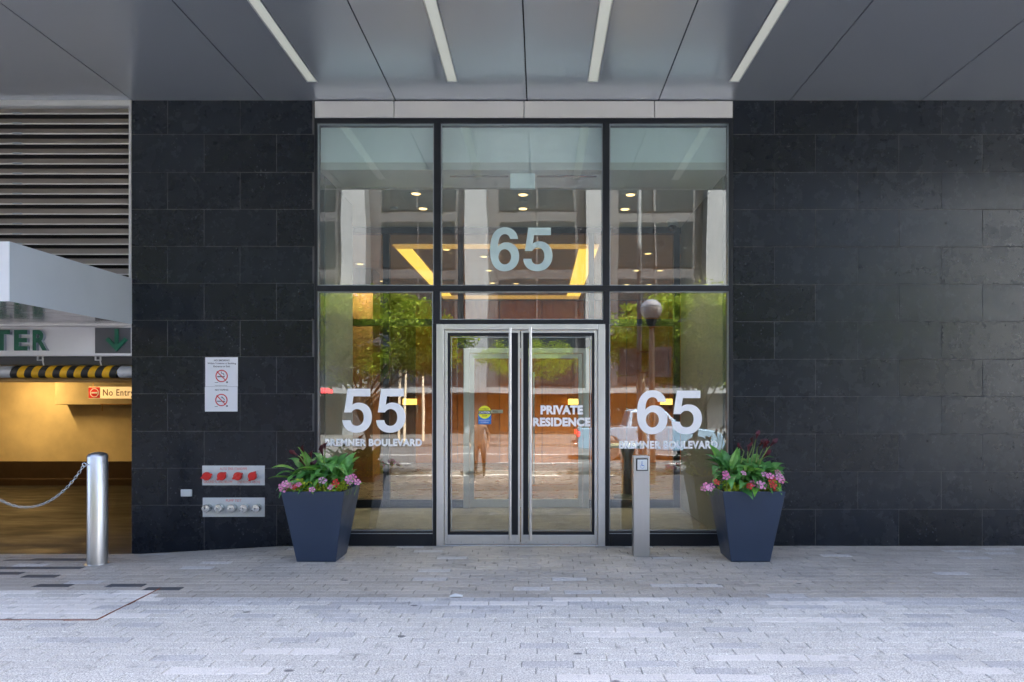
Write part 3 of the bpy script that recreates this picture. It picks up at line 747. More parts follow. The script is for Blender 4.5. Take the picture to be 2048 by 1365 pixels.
for (pxx, lab) in ((819, 'left, seen beside the number'), (1150, 'middle, seen through the right door'), (1335, 'right, seen behind the white number')):
    X = PX(pxx, LB-.05); Z = PZ(804, LB-.05)
    s = thing('wall_sconce', f'glowing amber wall sconce on the lobby timber wall, {lab}', 'sconce', (X, LB, Z), group='sconces on the lobby wall')
    mb = MB(); mb.box(X-.17, X+.17, LB-.07, LB+.02, Z-.075, Z+.075); mb.build('shade', M['sconce'], s, bevel=.01)
    mb = MB(); mb.box(X-.19, X+.19, LB-.08, LB+.05, Z+.076, Z+.1); mb.box(X-.19, X+.19, LB-.08, LB+.05, Z-.1, Z-.076); mb.build('bracket', M['black_metal'], s)
# vestibule ceiling fittings
e = thing('exit_sign', 'white boxed exit sign hanging from the vestibule ceiling', 'sign', (PX(1045, .25), .28, CZ))
mb = MB(); mb.box(PX(1020, .25), PX(1070, .25), .25, .31, PZ(377, .25), PZ(346, .25)-.004); mb.build('housing', M['bulkhead'], e, bevel=.006)
mb = MB(); mb.tube([(PX(1045, .28), .28, PZ(346, .25)-.01), (PX(1045, .28), .28, CZ)], .012, 8); mb.build('stem', M['plaster'], e)
for a, b, lab in ((900, 1017, 'left'), (1074, 1193, 'right')):
    Y = cy_(352.5); mb = MB(); mb.box(PX(a, Y), PX(b, Y), Y-.02, Y+.02, CZ-.008, CZ-.001)
    mb.build('slot_diffuser', M['dark_panel'], label=f'thin dark air slot in the vestibule ceiling, {lab} of the exit sign', cat='air vent')
for a, b, lab in ((788, 416, 'at left'), (1046, 402, 'at centre')):  # small ceiling discs of the sprinkler system
    Y = cy_(b); mb = MB(); mb.lathe([(.05, CZ-.001), (.05, CZ-.012), (.035, CZ-.02), (.01, CZ-.022)], (PX(a, Y), Y, 0), n=18)
    mb.build('sprinkler_disc', M['plaster'], smooth=40, label=f'small round detector on the vestibule ceiling {lab}', cat='sprinkler')
X, Y = PX(1345, 2.15), 2.15
sc = thing('security_camera', 'white dome security camera under the vestibule ceiling', 'camera', (X, Y, CZ))
mb = MB(); mb.lathe([(.05, CZ-.001), (.075, CZ-.02), (.078, CZ-.085), (.07, CZ-.095)], (X, Y, 0), n=24); mb.build('housing', M['camera_white'], sc, smooth=40)
mb = MB(); mb.lathe([(.058, CZ-.096), (.055, CZ-.125), (.035, CZ-.15), (.006, CZ-.158)], (X, Y, 0), n=20); mb.build('dome', M['camera_dome'], sc, smooth=60)
# pedestal table in the vestibule
X, Y = PX(1255, 3.6), 3.6
pt = thing('pedestal_table', 'dark pedestal table in the lobby behind the right glass pane', 'table', (X, Y, 0))
mb = MB(); mb.lathe([(.28, .80), (.30, .81), (.30, .84), (.28, .85)], (X, Y, 0), n=32); mb.build('table_top', M['table_stone'], pt, smooth=40)
mb = MB(); mb.lathe([(.22, 0), (.2, .03), (.07, .06), (.06, .6), (.12, .79), (.14, .799)], (X, Y, 0), n=24); mb.build('pedestal', M['black_metal'], pt, smooth=40)

# ------------------------------------------------------------------ garage side
GX = XL0
t = thing('louvre_grille', 'taupe metal louvre grille above the garage canopy', 'louvre', ((-8.5+GX)/2, .05, PZ(556)))
mb = MB(); mb.pbox(258.5, 201.5, 262.8, 640, -.01, .2); mb.build('frame_stile', M['louvre_frame'], t)
mb = MB(); mb.box(-8.5, PX(258.3), -.004, .2, PZ(212), ZT-.001); mb.build('frame_head', M['louvre_frame'], t)
pitch = PX(20.15)-PX(0)
slat = MB(); x0, x1 = -8.5, PX(258)
h = pitch
pr = [(-.0, -.5*h), (.006, -.5*h), (.006, -.40*h), (.075, .36*h), (.075, .40*h), (.068, .40*h), (0, -.36*h)]   # (Y, Z) section
vs = [(x0, y, z) for y, z in pr] + [(x1, y, z) for y, z in pr]; n = len(pr)
slat.add(vs, [tuple(range(n))[::-1], tuple(range(n, 2*n))] + [(i, (i+1) % n, (i+1) % n+n, i+n) for i in range(n)])
slat = MB(); slat.add([(x0, 0, -.30*h), (x1, 0, -.30*h), (x1, .045, .31*h), (x0, .045, .31*h), (x0, .008, -.34*h), (x1, .008, -.34*h), (x1, .053, .31*h), (x0, .053, .31*h)],
    [(0,1,2,3), (4,7,6,5), (3,2,6,7), (0,3,7,4), (1,5,6,2)], 0)
slat.box(x0, x1, -.004, .012, -.40*h, -.305*h, 1)
sme = slat.mesh('slat', [M['slat'], M['slat_edge']])
for k in range(18): share('slat', sme, t, (0, .02, PZ(219+20.15*k)))
mb = MB(); mb.box(-8.5, GX, .12, .18, PZ(640), ZT); mb.build('backing', M['dark_gap'], t)
mb = MB()
for k in range(14): mb.box(PX(24), PX(42), .004, .05, PZ(226.5+20.15*k), PZ(224.5+20.15*k))
mb.build('clips', M['bead'], t, kind='stuff')
# canopy over the garage mouth
cz0, cz1, cyf = PZ(649), PZ(557), -1.675
t = thing('garage_canopy', 'pale metal box canopy projecting over the garage entrance', 'canopy', (-6.4, cyf/2, cz0))
mb = MB(); mb.box(-8.5, GX+.002-.004, cyf+.004, -.012, cz0+.012, cz1-.004); mb.build('body', M['canopy_front'], t)
mb = MB(); mb.box(GX-.001, GX+.006, cyf, -.002, cz0, cz1); mb.build('side_panel', M['canopy_side'], t)
mb = MB(); mb.box(-8.5, GX-.0015, cyf, cyf+.003, cz0, cz1); mb.build('front_panel', M['canopy_front'], t)
mb = MB(); mb.box(-8.5, GX-.0015, cyf+.0035, -.013, cz0+.002, cz0+.010); mb.build('under_panel', M['canopy_under'], t)
# enter sign
t = thing('garage_sign', 'pale garage sign with green letters and a down arrow under the canopy', 'sign', (-6, 0, PZ(712)))
mb = MB(); mb.box(-8.5, GX-.002, -.002, .12, PZ(712), PZ(653)); mb.build('panel', M['sign_panel'], t, bevel=.004)
mb = MB(); mb.pbox(191, 656, 262, 707, -.008, -.0025); mb.build('arrow_panel', M['dark_panel'], t)
for ch_, lx0, lx1 in (('E', -86, -59), ('N', -50, -18), ('T', -8, 25), ('E', 33, 60), ('R', 70, 99)): text('letter', ch_, (lx0, 661, lx1, 702), -.004, M['green'], t, depth=.035, bold=.035, side=M['letter_side'])
AR = [(232.5,659),(238.5,659),(238.5,690),(252,676),(257,680.5),(235.5,703),(214,680.5),(219,676),(232.5,690)]
mb = MB(); mb.prism([(PX(a), PZ(b)) for a, b in AR], -.03, -.0085); mb.build('arrow', M['green'], t)
mb = MB(); mb.box(-8.5, GX-.002, .0, .1, PZ(652), cz0+.001); mb.build('top_trim', M['silver'], t)
# clearance bar
t = thing('clearance_bar', 'hanging clearance pipe with yellow and black hazard stripes', 'clearance bar', (-6, .14, PZ(756, .14)))
Yp = .14; zc = PZ(744, Yp); r = .066
mb = MB(); mb.tube([(-8.4, Yp, zc), (PX(31, Yp)-.002, Yp, zc)], r, 24); mb.tube([(PX(241, Yp)+.002, Yp, zc), (GX-.01, Yp, zc)], r, 24); mb.build('pipe', M['pipe'], t, smooth=40)
w = (241-30)/15.2; xx = 30
for k in range(15):
    mb = MB(); a, b = PX(30+211/15*k, Yp), PX(30+211/15*(k+1), Yp); n = 24; sk = .03
    vs = []; 
    for e_ in (a, b):
        for q in range(n):
            an = 2*pi*q/n; vs.append((e_+sk*(-cos(an)*.5 if True else 0)*0 + sk*sin(an)*.9*(1 if True else 0), Yp-(r+.0012)*cos(an), zc+(r+.0012)*sin(an)))
    mb.add(vs, [(q, (q+1) % n, (q+1) % n+n, q+n) for q in range(n)])
    mb.build('stripe', M['hazard_black' if k % 2 == 0 else 'hazard_yellow'], t, smooth=True)
for xh in (200, 85, -60):
    mb = MB()
    for s in (-5, 5): mb.pbox(xh+s-1, 712.5, xh+s+1, 722, .10, .115, Yp)
    mb.tube([(PX(xh-5, Yp), .115, PZ(721, Yp)), (PX(xh+5, Yp), .115, PZ(721, Yp))], .006, 8); mb.tube([(PX(xh, Yp), Yp, PZ(720, Yp)), (PX(xh+3, Yp), Yp, PZ(734, Yp))], .007, 8)
    mb.build('hanger', M['louvre_frame'], t)
# garage interior shell
def garz(x, y): return -.088-.041*max(0, y)
t = thing('garage', 'ochre lit parking garage interior behind the bollard', 'garage', (-7, 4, -.3), kind='structure')
GB = 9.0
sheet(-14, GX+.0, .02, GB+.4, 20, 20, -.004, garz).build('garage_floor', M['garage_floor'], t)
mb = MB(); mb.box(-14, GX+.3, GB, GB+.1, -.6, 2.6); mb.build('rear_wall', M['garage_wall'], t)
mb = MB(); mb.box(-14, GX+.0, GB-.03, GB-.002, -.6, PZ(923, GB)); mb.build('dado', M['garage_dark'], t, bevel=.01)
mb = MB(); mb.box(-14, GX, GB-.22, GB-.032, -.6, PZ(958, GB-.2)); mb.build('kerb', M['garage_dark'], t, bevel=.02)
mb = MB(); mb.box(GX+.002, GX+.1, .35, GB+.1, -.6, 2.6); mb.build('side_wall', M['garage_wall'], t)
mb = MB(); mb.box(-14.1, -14, .1, GB+.1, -.8, 2.6); mb.build('end_wall', M['garage_wall'], t)
mb = MB(); mb.box(-14, GX+.1, .13, GB+.1, 2.42, 2.6); mb.build('ceiling', M['garage_wall'], t)
BY = 8.6
mb = MB(); mb.box(PX(110, BY), GX, BY, GB-.001, PZ(810, BY), 2.419); mb.build('beam', M['garage_wall'], t, bevel=.012)
mb = MB(); mb.box(-14, GX, .24, .5, PZ(731, .3), 2.419); mb.build('gap_mask', M['dark_panel'], t)  # added dark box: blackness of the gap as colour, also hides the lamps
mb = MB(); mb.tube([(-9.2, .7, PZ(760, .7)), (GX, .7, PZ(761, .7))], .026, 12); mb.build('sprinkler_pipe', M['ochre'], t, smooth=True)
mb = MB(); mb.tube([(PX(205, BY-.05), BY-.06, PZ(808, BY)), (PX(205, BY-.05), BY-.06, PZ(822, BY))], .012, 8); mb.tube([(PX(205, BY), BY-.06, PZ(809, BY)), (PX(300, BY), BY-.06, PZ(809, BY))], .012, 8); mb.build('conduit', M['ochre'], t)
# no entry sign
SY = 4.6
t = thing('no_entry_sign', 'cream No Entry sign with red square inside the garage', 'sign', (PX(230, SY), SY, PZ(797, SY)))
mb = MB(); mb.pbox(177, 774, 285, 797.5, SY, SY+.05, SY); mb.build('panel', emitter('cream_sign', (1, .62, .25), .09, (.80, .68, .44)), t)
mb = MB(); mb.pbox(177.5, 775, 200, 796.5, SY-.006, SY-.001, SY); mb.build('red_square', M['sign_red'], t)
lp = [[(cos(a*pi/16), sin(a*pi/16)) for a in range(32)], [(.86*cos(a*pi/16), .86*sin(a*pi/16)) for a in range(32)], [(-.68, -.16), (.68, -.16), (.68, .16), (-.68, .16)]]
place_flat('symbol', shape_mesh(lp), (180, 777, 197.5, 795), SY-.007, M['sign_white'], t, .002)
text('lettering', 'No Entry', (206, 779, 268, 796), SY-.001, mat('brown_print', (.12, .04, .01), .5), t, bold=.008, space=1.12)
mb = MB()
for xx in (185, 275): mb.tube([(PX(xx, SY), SY+.02, PZ(774, SY)), (PX(xx, SY), SY+.02, 2.42)], .006, 6)
mb.build('hanger', M['ochre'], t)
for (lx, ly, pw, lab) in ((-11.68, 7.75, 7.5, 'garage tube lamp on the ceiling left of the beam'), (-8.2, 4.4, 6, 'garage tube lamp on the ceiling near the No Entry sign')):
    l = thing('garage_lamp', lab, 'lamp', (lx, ly, 2.4))
    mb = MB(); mb.box(lx-.07, lx+.07, ly-.6, ly+.6, 2.36, 2.419); mb.build('housing', M['louvre_frame'], l)
    mb = MB(); mb.tube([(lx, ly-.57, 2.335), (lx, ly+.57, 2.335)], .018, 10); mb.build('tube', M['garage_lamp'], l)
    area_light('lamp_glow', (lx, ly, 2.31), .1, 1.1, pw, (1, .62, .22), l)
# bollards and chain
def bollard(label, X, Y):
    b = thing('bollard', label, 'bollard', (X, Y, 0), group='stainless bollards at the garage mouth')
    r = .086; zt = PZ(912, Y); z0 = gz(X, Y)
    mb = MB(); mb.lathe([(r, z0-.02), (r, zt-.004), (r-.003, zt), (r*.9, zt+.016), (r*.65, zt+.029), (r*.3, zt+.036), (.004, zt+.038)], (X, Y, 0), n=40); mb.build('tube', M['steel'], b, smooth=50)
    mb = MB(); mb.lathe([(r+.018, z0-.01), (r+.018, z0+.004), (r+.002, z0+.005)], (X, Y, 0), n=32); mb.build('base_ring', M['post_steel'], b)
    mb = MB(); zz = PZ(930, Y-.09); mb.tube([(X-.02, Y-r-.004, zz), (X-.055, Y-r+.01, zz+.003)], .006, 8)
    for a in range(12):
        a0 = 2*pi*a/12; a1 = 2*pi*(a+1)/12; cx_, cz_ = X-r-.006, zz-.005
        mb.tube([(cx_+.018*cos(a0), Y-.05, cz_+.018*sin(a0)), (cx_+.018*cos(a1), Y-.05, cz_+.018*sin(a1))], .004, 6, False)
    mb.build('chain_eye', M['chrome'], b); return b
BXX, BYY = PX(195, -.8), -.8
bollard('brushed stainless steel bollard in front of the garage with a chain', BXX, BYY)
bollard('second stainless bollard out beyond the left edge holding the chain', PX(-75, -.8), BYY)
ch = thing('chain', 'sagging galvanised chain hung from the steel bollard', 'chain', (BXX-.5, BYY, .4))
A = Vector((BXX-.098, BYY-.05, PZ(932, -.85))); B = Vector((PX(-75, -.8)+.098, BYY-.05, PZ(932, -.85)))
sag = (PZ(930, -.85)-PZ(1013, -.85)); pts = []
aa = .62
L2 = (A-B).length/2
# catenary
lo, hi = .1, 5
for _ in range(60):
    mid = (lo+hi)/2
    if mid*(math.cosh(L2/mid)-1) > sag: lo = mid
    else: hi = mid
ca = lo
fine = [Vector((A.x-(L2*2)*i/400, A.y, A.z-sag+ca*(math.cosh((-L2+2*L2*i/400)/ca)-1))) for i in range(401)]
link = MB(); ring_n = 14
lp = []
for k in range(ring_n):
    a = 2*pi*k/ring_n; lp.append((cos(a)*.011 + (.008 if cos(a) > 0 else -.008), 0, sin(a)*.010))
vs = []; fs = []; nn = 6
for k in range(ring_n):
    p = Vector(lp[k]); tg = (Vector(lp[(k+1) % ring_n])-Vector(lp[k-1])).normalized(); u = Vector((0,1,0)); w = tg.cross(u)
    for q in range(nn):
        an = 2*pi*q/nn; vs.append(p+(u*cos(an)+w*sin(an))*.0032)
for k in range(ring_n):
    for q in range(nn): fs.append((k*nn+q, k*nn+(q+1) % nn, ((k+1) % ring_n)*nn+(q+1) % nn, ((k+1) % ring_n)*nn+q))
lme = link.add(vs, fs).mesh('link', M['chrome'], True)
acc = 0; last = fine[0]; k = 0
for i in range(1, 401):
    acc += (fine[i]-fine[i-1]).length
    if acc >= .0275:
        p = (fine[i]+last)/2; dr = (fine[i]-last).normalized()
        share('link', lme, ch, p, Euler((radians(45 if k % 2 else -45), -math.atan2(dr.z, dr.x), 0), 'XYZ')); last = fine[i].copy(); acc = 0; k += 1

# ------------------------------------------------------------------ things on the left wall
def sheet_sign(name, label, r):
    t = thing(name, label, 'sign', (PX((r[0]+r[2])/2), 0, PZ(r[3])))
    mb = MB(); mb.pbox(*r, -.0055, -.0025); mb.build('sheet', M['sign_white'], t); return t
t = sheet_sign('no_smoking_sign', 'white No Smoking notice with a red crossed circle', (411, 715, 476, 773.6))
SG = -.0056
text('lettering', 'NO SMOKING', (428, 719.5, 459, 723), SG, M['vinyl_black'], t, bold=.02, depth=.0006)
text('lettering', 'Within 9 metres of Building', (415, 725.5, 472, 729.8), SG, M['vinyl_black'], t, bold=.015, depth=.0006)
text('lettering', 'Entrance or Exit', (427, 731.5, 460, 735), SG, M['vinyl_black'], t, bold=.015, depth=.0006)
ring('prohibition_ring', 443.3, 752.5, 12.4, 10.2, SG, M['sign_red'], t)
def fbar(mb, x0, y0, x1, y1, Y): mb.pbox(x0, y0, x1, y1, Y-.0007, Y)
mb = MB(); fbar(mb, 435, 753, 450, 755, SG+.0002); 
for q in ((442.5,743.5,443.7,748),(444.5,747,448,748.2),(447,748.4,448.2,751),(449,750,451,751.2)): fbar(mb, *q, SG+.0002)
mb.build('cigarette', M['vinyl_black'], t)
mb = MB(); fbar(mb, 430, 771, 455, 771.6, SG); fbar(mb, 430, 765, 437, 766, SG); mb.lathe([(.010, SG-.0006), (.010, SG)], (PX(454.5), 0, PZ(765)), 'Y', 16); mb.build('fine_print', M['dark_panel'], t)
t = sheet_sign('no_vaping_sign', 'white No Vaping notice below the smoking notice', (410.3, 774, 475.5, 823.5))
text('lettering', 'NO VAPING', (430, 778.5, 456.5, 782), SG, M['vinyl_black'], t, bold=.02, depth=.0006)
ring('prohibition_ring', 442.8, 800.5, 12.4, 10.2, SG, M['sign_red'], t)
mb = MB(); fbar(mb, 434.5, 802, 451, 803.8, SG+.0002)
for q in ((442,794,446,795.2),(444,795.4,447.5,796.8),(446,797,449,798.2),(448,798.6,450.5,800)): fbar(mb, *q, SG+.0002)
mb.build('vape_pen', M['vinyl_black'], t)
mb = MB(); fbar(mb, 430, 813, 436, 814, SG); mb.lathe([(.010, SG-.0006), (.010, SG)], (PX(454.5), 0, PZ(812.5)), 'Y', 16); mb.build('fine_print', M['dark_panel'], t)
# standpipe plates
t = thing('standpipe_plate', 'metal plate with four red capped standpipe connections', 'fire connection', (PX(467.5), 0, PZ(971)))
mb = MB(); mb.pbox(405, 931.5, 530, 971, -.008, -.0025); mb.build('plate', M['plate'], t, bevel=.002)
text('lettering', 'AUTO SPKR STANDPIPE', (440, 935.5, 494, 940.5), -.0082, M['red_print'], t, depth=.0006)
text('lettering', 'GROUND FL. AND BELOW', (407.5, 961.5, 465, 966.5), -.0082, M['red_print'], t, depth=.0006)
text('lettering', '2ND FLOOR ABOVE', (475, 962, 520, 967), -.0082, M['red_print'], t, depth=.0006)
for i, xx in enumerate((419.5, 449, 481, 510)):
    X, Z = PX(xx), PZ(951.5); r = .042
    mb = MB(); mb.lathe([(r*.95, -.0085), (r*.95, -.04), (r*.8, -.042), (r*.8, -.05)], (X, 0, Z), 'Y', 24); n_ = mb.build('nozzle', M['chrome'], t, smooth=40)
    mb = MB(); mb.lathe([(r*1.02, -.051), (r*1.05, -.055), (r*1.05, -.078), (r*.98, -.084), (r*.3, -.087)], (X, 0, Z), 'Y', 28)
    an = (.35, .75, .5, 1.0)[i]
    for s in (1, -1):
        cx_, cz_ = X+s*cos(an)*r*1.12, Z+s*sin(an)*r*1.12
        mb.lathe([(.012, -.056), (.012, -.082), (.008, -.085)], (cx_, 0, cz_), 'Y', 14)
    mb.build('red_cap', M['red'], t, smooth=40)
mb = MB()
for xx in (434.5, 496): mb.lathe([(.005, -.010), (.005, -.008)], (PX(xx), 0, PZ(958.5)), 'Y', 10)
mb.build('screws', M['dark_gap'], t, kind='stuff')
t = thing('pump_test_plate', 'metal pump test plate with five chrome capped outlets', 'fire connection', (PX(468), 0, PZ(1034)))
mb = MB(); mb.pbox(406, 995.5, 530, 1034, -.008, -.0025); mb.build('plate', M['plate'], t, bevel=.002)
text('lettering', 'PUMP TEST', (452, 999, 483, 1004), -.0082, M['red_print'], t, depth=.0006)
for i, xx in enumerate((418, 442.5, 468, 493, 517)):
    X, Z = PX(xx), PZ(1015.5); r = .043
    mb = MB(); mb.lathe([(r, -.0085), (r, -.03), (r*.84, -.032), (r*.84, -.04), (r, -.042), (r, -.07), (r*.93, -.078), (r*.2, -.08)], (X, 0, Z), 'Y', 28); cp = mb.build('chrome_cap', M['chrome'], t, smooth=40)
    mb = MB(); mb.lathe([(.006, -.081), (.006, -.088)], (X-.006, 0, Z), 'Y', 10)
    if i == 0: mb.tube([(X-.008, -.086, Z), (X-.01, -.088, Z+.03), (X+.012, -.086, Z+.042), (X+.035, -.07, Z+.03), (X+.045, -.04, Z-.005)], .004, 8)
    mb.build('cap_pin', M['dark_panel'], cp)
mb = MB()
for xx in (430, 480.5, 504.5): mb.lathe([(.005, -.010), (.005, -.008)], (PX(xx), 0, PZ(1021.5)), 'Y', 10)
mb.build('screws', M['dark_gap'], t, kind='stuff')
t = thing('wall_box', 'small blank grey cover box low on the tiled wall', 'cover plate', (PX(373.5), 0, PZ(993)))
mb = MB(); mb.pbox(363, 979, 385, 993, -.02, -.002); mb.build('cover', M['plate'], t, bevel=.004)

# ------------------------------------------------------------------ door opener post
X, Y = PX(1281.5, -.45), -.45; hw = .079; zt = PZ(912.5, -.5)
t = thing('door_opener_post', 'square stainless post with an accessible door push button', 'post', (X, Y, 0))
mb = MB(); mb.box(X-hw, X+hw, Y-.06, Y+.06, -.012, zt); mb.build('post', M['post_steel'], t, bevel=.004)
yb = Y-.061
mb = MB(); mb.box(X-.055, X+.062, yb-.012, yb, zt-.145, zt-.022); bp = mb.build('button_bezel', M['black_metal'], t, bevel=.004)
mb = MB(); mb.box(X-.045, X+.052, yb-.02, yb-.0125, zt-.135, zt-.032); mb.build('push_button', M['plate'], t, bevel=.003)
mb = MB()
mb.lathe([(.005, yb-.0215), (.005, yb-.0202)], (X+.0, 0, zt-.055), 'Y', 10); mb.box(X-.003, X+.003, yb-.0212, yb-.0203, zt-.095, zt-.062); mb.box(X+.0031, X+.022, yb-.0212, yb-.0203, zt-.095, zt-.089)
for k in range(10):
    a0, a1 = radians(100+k*26), radians(126+k*26); c0 = (X+.004, zt-.1)
    mb.tube([(c0[0]+.019*cos(a0), yb-.0206, c0[1]+.019*sin(a0)), (c0[0]+.019*cos(a1), yb-.0206, c0[1]+.019*sin(a1))], .0016, 5)
mb.build('wheelchair_symbol', M['blue'], t)

# ------------------------------------------------------------------ planters
def leaf_mesh(name, L, Wd, droop, fold, m, n=7, wave=0.0):
    mb = MB(); vs = []; fs = []; ang = radians(0); p = Vector((0, 0, 0))
    for i in range(n+1):
        s = i/n; w = Wd*(sin(pi*min(1, s**.75*.97+.03)))**.9*(1-.25*s) if i < n else .002
        th = droop*s*s; q = Vector((0, L*(s-.16*th*s), -L*.42*th*s))
        zz = wave*sin(s*9)
        for k in (-1, -.5, 0, .5, 1): vs.append((q.x+k*w, q.y, q.z+abs(k)*w*fold+zz*k))
    for i in range(n):
        for k in range(4): a = i*5+k; fs.append((a, a+1, a+6, a+5))
    return mb.add(vs, fs).mesh(name, m, True)
def calla_mesh(m, L=.085):
    mb = MB(); n = 14; prof = [(.006, 0), (.010, .02), (.014, .045), (.020, .065), (.030, .08)]
    vs = []; fs = []
    for i, (r, h) in enumerate(prof):
        for k in range(n):
            a = 2*pi*k/n; tip = max(0, cos(a))**3
            rr = r*(1+.35*(i/4)**2*tip) ; vs.append((rr*cos(a), rr*sin(a), h + (i/4)**2*tip*.045 - (i/4)**2*max(0, -cos(a))*.012))
    for i in range(len(prof)-1):
        for k in range(n): fs.append((i*n+k, i*n+(k+1) % n, (i+1)*n+(k+1) % n, (i+1)*n+k))
    return mb.add(vs, fs).mesh('flower', m, True)
def petal_mesh(m):
    mb = MB(); vs = [(0, 0, 0)]; fs = []
    for p_ in range(5):
        a0 = 2*pi*p_/5; o0 = len(vs)
        for (r, da, z) in ((.012, -.35, .002), (.023, -.52, .005), (.027, 0, .001), (.023, .52, .005), (.012, .35, .002)): vs.append((r*cos(a0+da), r*sin(a0+da), z))
        fs += [(0, o0, o0+4), (o0, o0+1, o0+2), (o0, o0+2, o0+4), (o0+2, o0+3, o0+4)]
    return mb.add(vs, fs).mesh('flower', m, False)
LEAVES = [leaf_mesh('leaf', .24, .052, .9, .30, M['leaf_calla'], wave=.004), leaf_mesh('leaf', .21, .058, 1.2, .22, M['leaf_calla'], wave=.005), leaf_mesh('leaf', .27, .046, .5, .35, M['leaf_bright']), leaf_mesh('leaf', .17, .052, 1.5, .2, M['leaf_calla'], wave=.006)]
CALLA = calla_mesh(M['maroon']); PINK = petal_mesh(M['pink']); REDF = petal_mesh(M['redflower'])
SMALL = leaf_mesh('leaf', .07, .018, .7, .2, M['leaf_bright'], 4)
def planter(side, X, Y, seed, lab, calls, pinks, reds, clumps):
    rr = random.Random(seed); lab2 = lab.split(' below')[0]
    P = thing('planter', f'tall tapered navy planter {lab}', 'planter', (X, Y, 0), group='navy planters by the entrance')
    h = .69; a, b = .187, .297
    mb = MB()
    def ring_(s, z): return [(X-s, Y-s, z), (X+s, Y-s, z), (X+s, Y+s, z), (X-s, Y+s, z)]
    vs = ring_(a, .003)+ring_(b, h)+ring_(b-.014, h)+ring_(b-.03, h-.08)
    fs = [(3,2,1,0)]+[(i, (i+1) % 4, (i+1) % 4+4, i+4) for i in range(4)]+[(4+i, 4+(i+1) % 4, (i+1) % 4+8, i+8) for i in range(4)]+[(8+i, 8+(i+1) % 4, (i+1) % 4+12, i+12) for i in range(4)]+[(12,13,14,15)]
    mb.add(vs, fs); mb.build('body', M['navy'], P, bevel=.012, seg=3)
    mb = MB(); s = b-.031; mb.add(ring_(s, h-.065)+ring_(s, h-.03), [(4,5,6,7), (0,1,5,4), (1,2,6,5), (2,3,7,6), (3,0,4,7)]); mb.build('soil', M['soil'], P)
    Z = h-.03
    cal = thing('calla_lily', f'maroon calla lily with broad leaves in the planter {lab2}', 'plant', (X, Y, Z), group='calla lilies in the planters')
    for (ox, oy, cnt, spread, hgt) in clumps:
        for k in range(cnt):
            back = rr.random() < .55
            az = rr.uniform(-1.5, 1.5) if back else rr.uniform(pi-1.2, pi+1.2)
            el = rr.uniform(.8, 1.5) if back else rr.uniform(.15, .6) if oy < -.08 else rr.uniform(-.15, .5); q = rr.uniform(.0, spread)*(.8 if back else 1)
            hz = rr.uniform(.25, 1.0)*hgt
            bx, by = X+ox, Y+oy
            tip = Vector((bx-sin(az)*q, by+cos(az)*q, Z+hz))
            mb = MB(); mb.tube([(bx-sin(az)*.02, by+cos(az)*.02, Z-.01), (bx-sin(az)*q*.55, by+cos(az)*q*.55, Z+hz*.7), tip], [.006, .005, .004], 5, False)
            if k % 3 == 0: mb.build('stem', M['stem'], cal, smooth=True)
            share('leaf', LEAVES[rr.choice([0, 0, 1, 1, 2, 3])], cal, tip, (el, rr.uniform(-.4, .4), az), (rr.uniform(.7, 1.1),)*3)
    for (fx, fy, lean) in calls:             # photo pixels of a flower
        Yf = Y-.03+rr.uniform(-.12, .08); p = Vector((PX(fx, Yf), Yf, PZ(fy, Yf)))
        b0 = Vector((X+(p.x-X)*.25+rr.uniform(-.04, .04), Y+rr.uniform(-.05, .05), Z))
        d = Vector((lean, rr.uniform(-.6, -.1), .9)).normalized()
        mb = MB(); mb.tube([b0, b0.lerp(p, .6)+Vector((0, 0, .04)), p-d*.03, p], [.0055, .005, .0045, .005], 6, False); mb.build('stem', M['stem'], cal, smooth=True)
        q = d.to_track_quat('Z', 'Y').to_euler(); o = share('flower', CALLA, cal, p, q, (rr.uniform(.7, .95),)*3)
    imp = thing('impatiens', f'pink and red impatiens edging the planter {lab2}', 'flowers', (X, Y, Z), group='impatiens in the planters')
    for lst, me in ((pinks, PINK), (reds, REDF)):
        for (fx, fy) in lst:
            Yf = Y-b+rr.uniform(-.05, .02); p = (PX(fx, Yf), Yf, PZ(fy, Yf))
            share('flower', me, imp, p, (radians(rr.uniform(35, 85)), 0, rr.uniform(-.5, .5)), (rr.uniform(1.15, 1.65),)*3)
            for _ in range(3):
                az = rr.uniform(0, 6.28); share('leaf', SMALL, imp, (p[0]+rr.uniform(-.02, .02), p[1]+.02, p[2]-.02), (rr.uniform(-.2, .7), 0, az), (rr.uniform(.7, 1.1),)*3)
            mb = MB(); mb.tube([(p[0]*.9+X*.1, p[1]+.05, Z-.01), (p[0], p[1]+.01, p[2]-.006)], .0025, 5, False); mb.build('stem', M['stem'], imp)
    mb = MB()
    for _ in range(1300):
        u = rr.uniform(-1, 1); v = -1+abs(rr.gauss(0, .55))
        if v > .8: continue
        px_, py_ = X+u*(b-.03), Y+v*(b-.025)
        top = .085*(.5+.5*sin(u*7+seed)*cos(v*5))+.045
        z = Z+rr.uniform(0, 1)*top+.02; r = rr.uniform(.007, .013)
        nrm = Vector((rr.uniform(-.7, .7), rr.uniform(-1, .3), rr.uniform(.3, 1))).normalized(); uu = nrm.orthogonal().normalized(); ww = nrm.cross(uu)
        mb.add([Vector((px_, py_, z))+(uu*cos(q*pi/3)+ww*sin(q*pi/3))*r for q in range(6)], [(0,1,2,3,4,5)])
    mb.build('creeping_jenny', M['lime'], kind='stuff', label=f'lime green ground cover in the planter {lab2}', cat='ground cover')
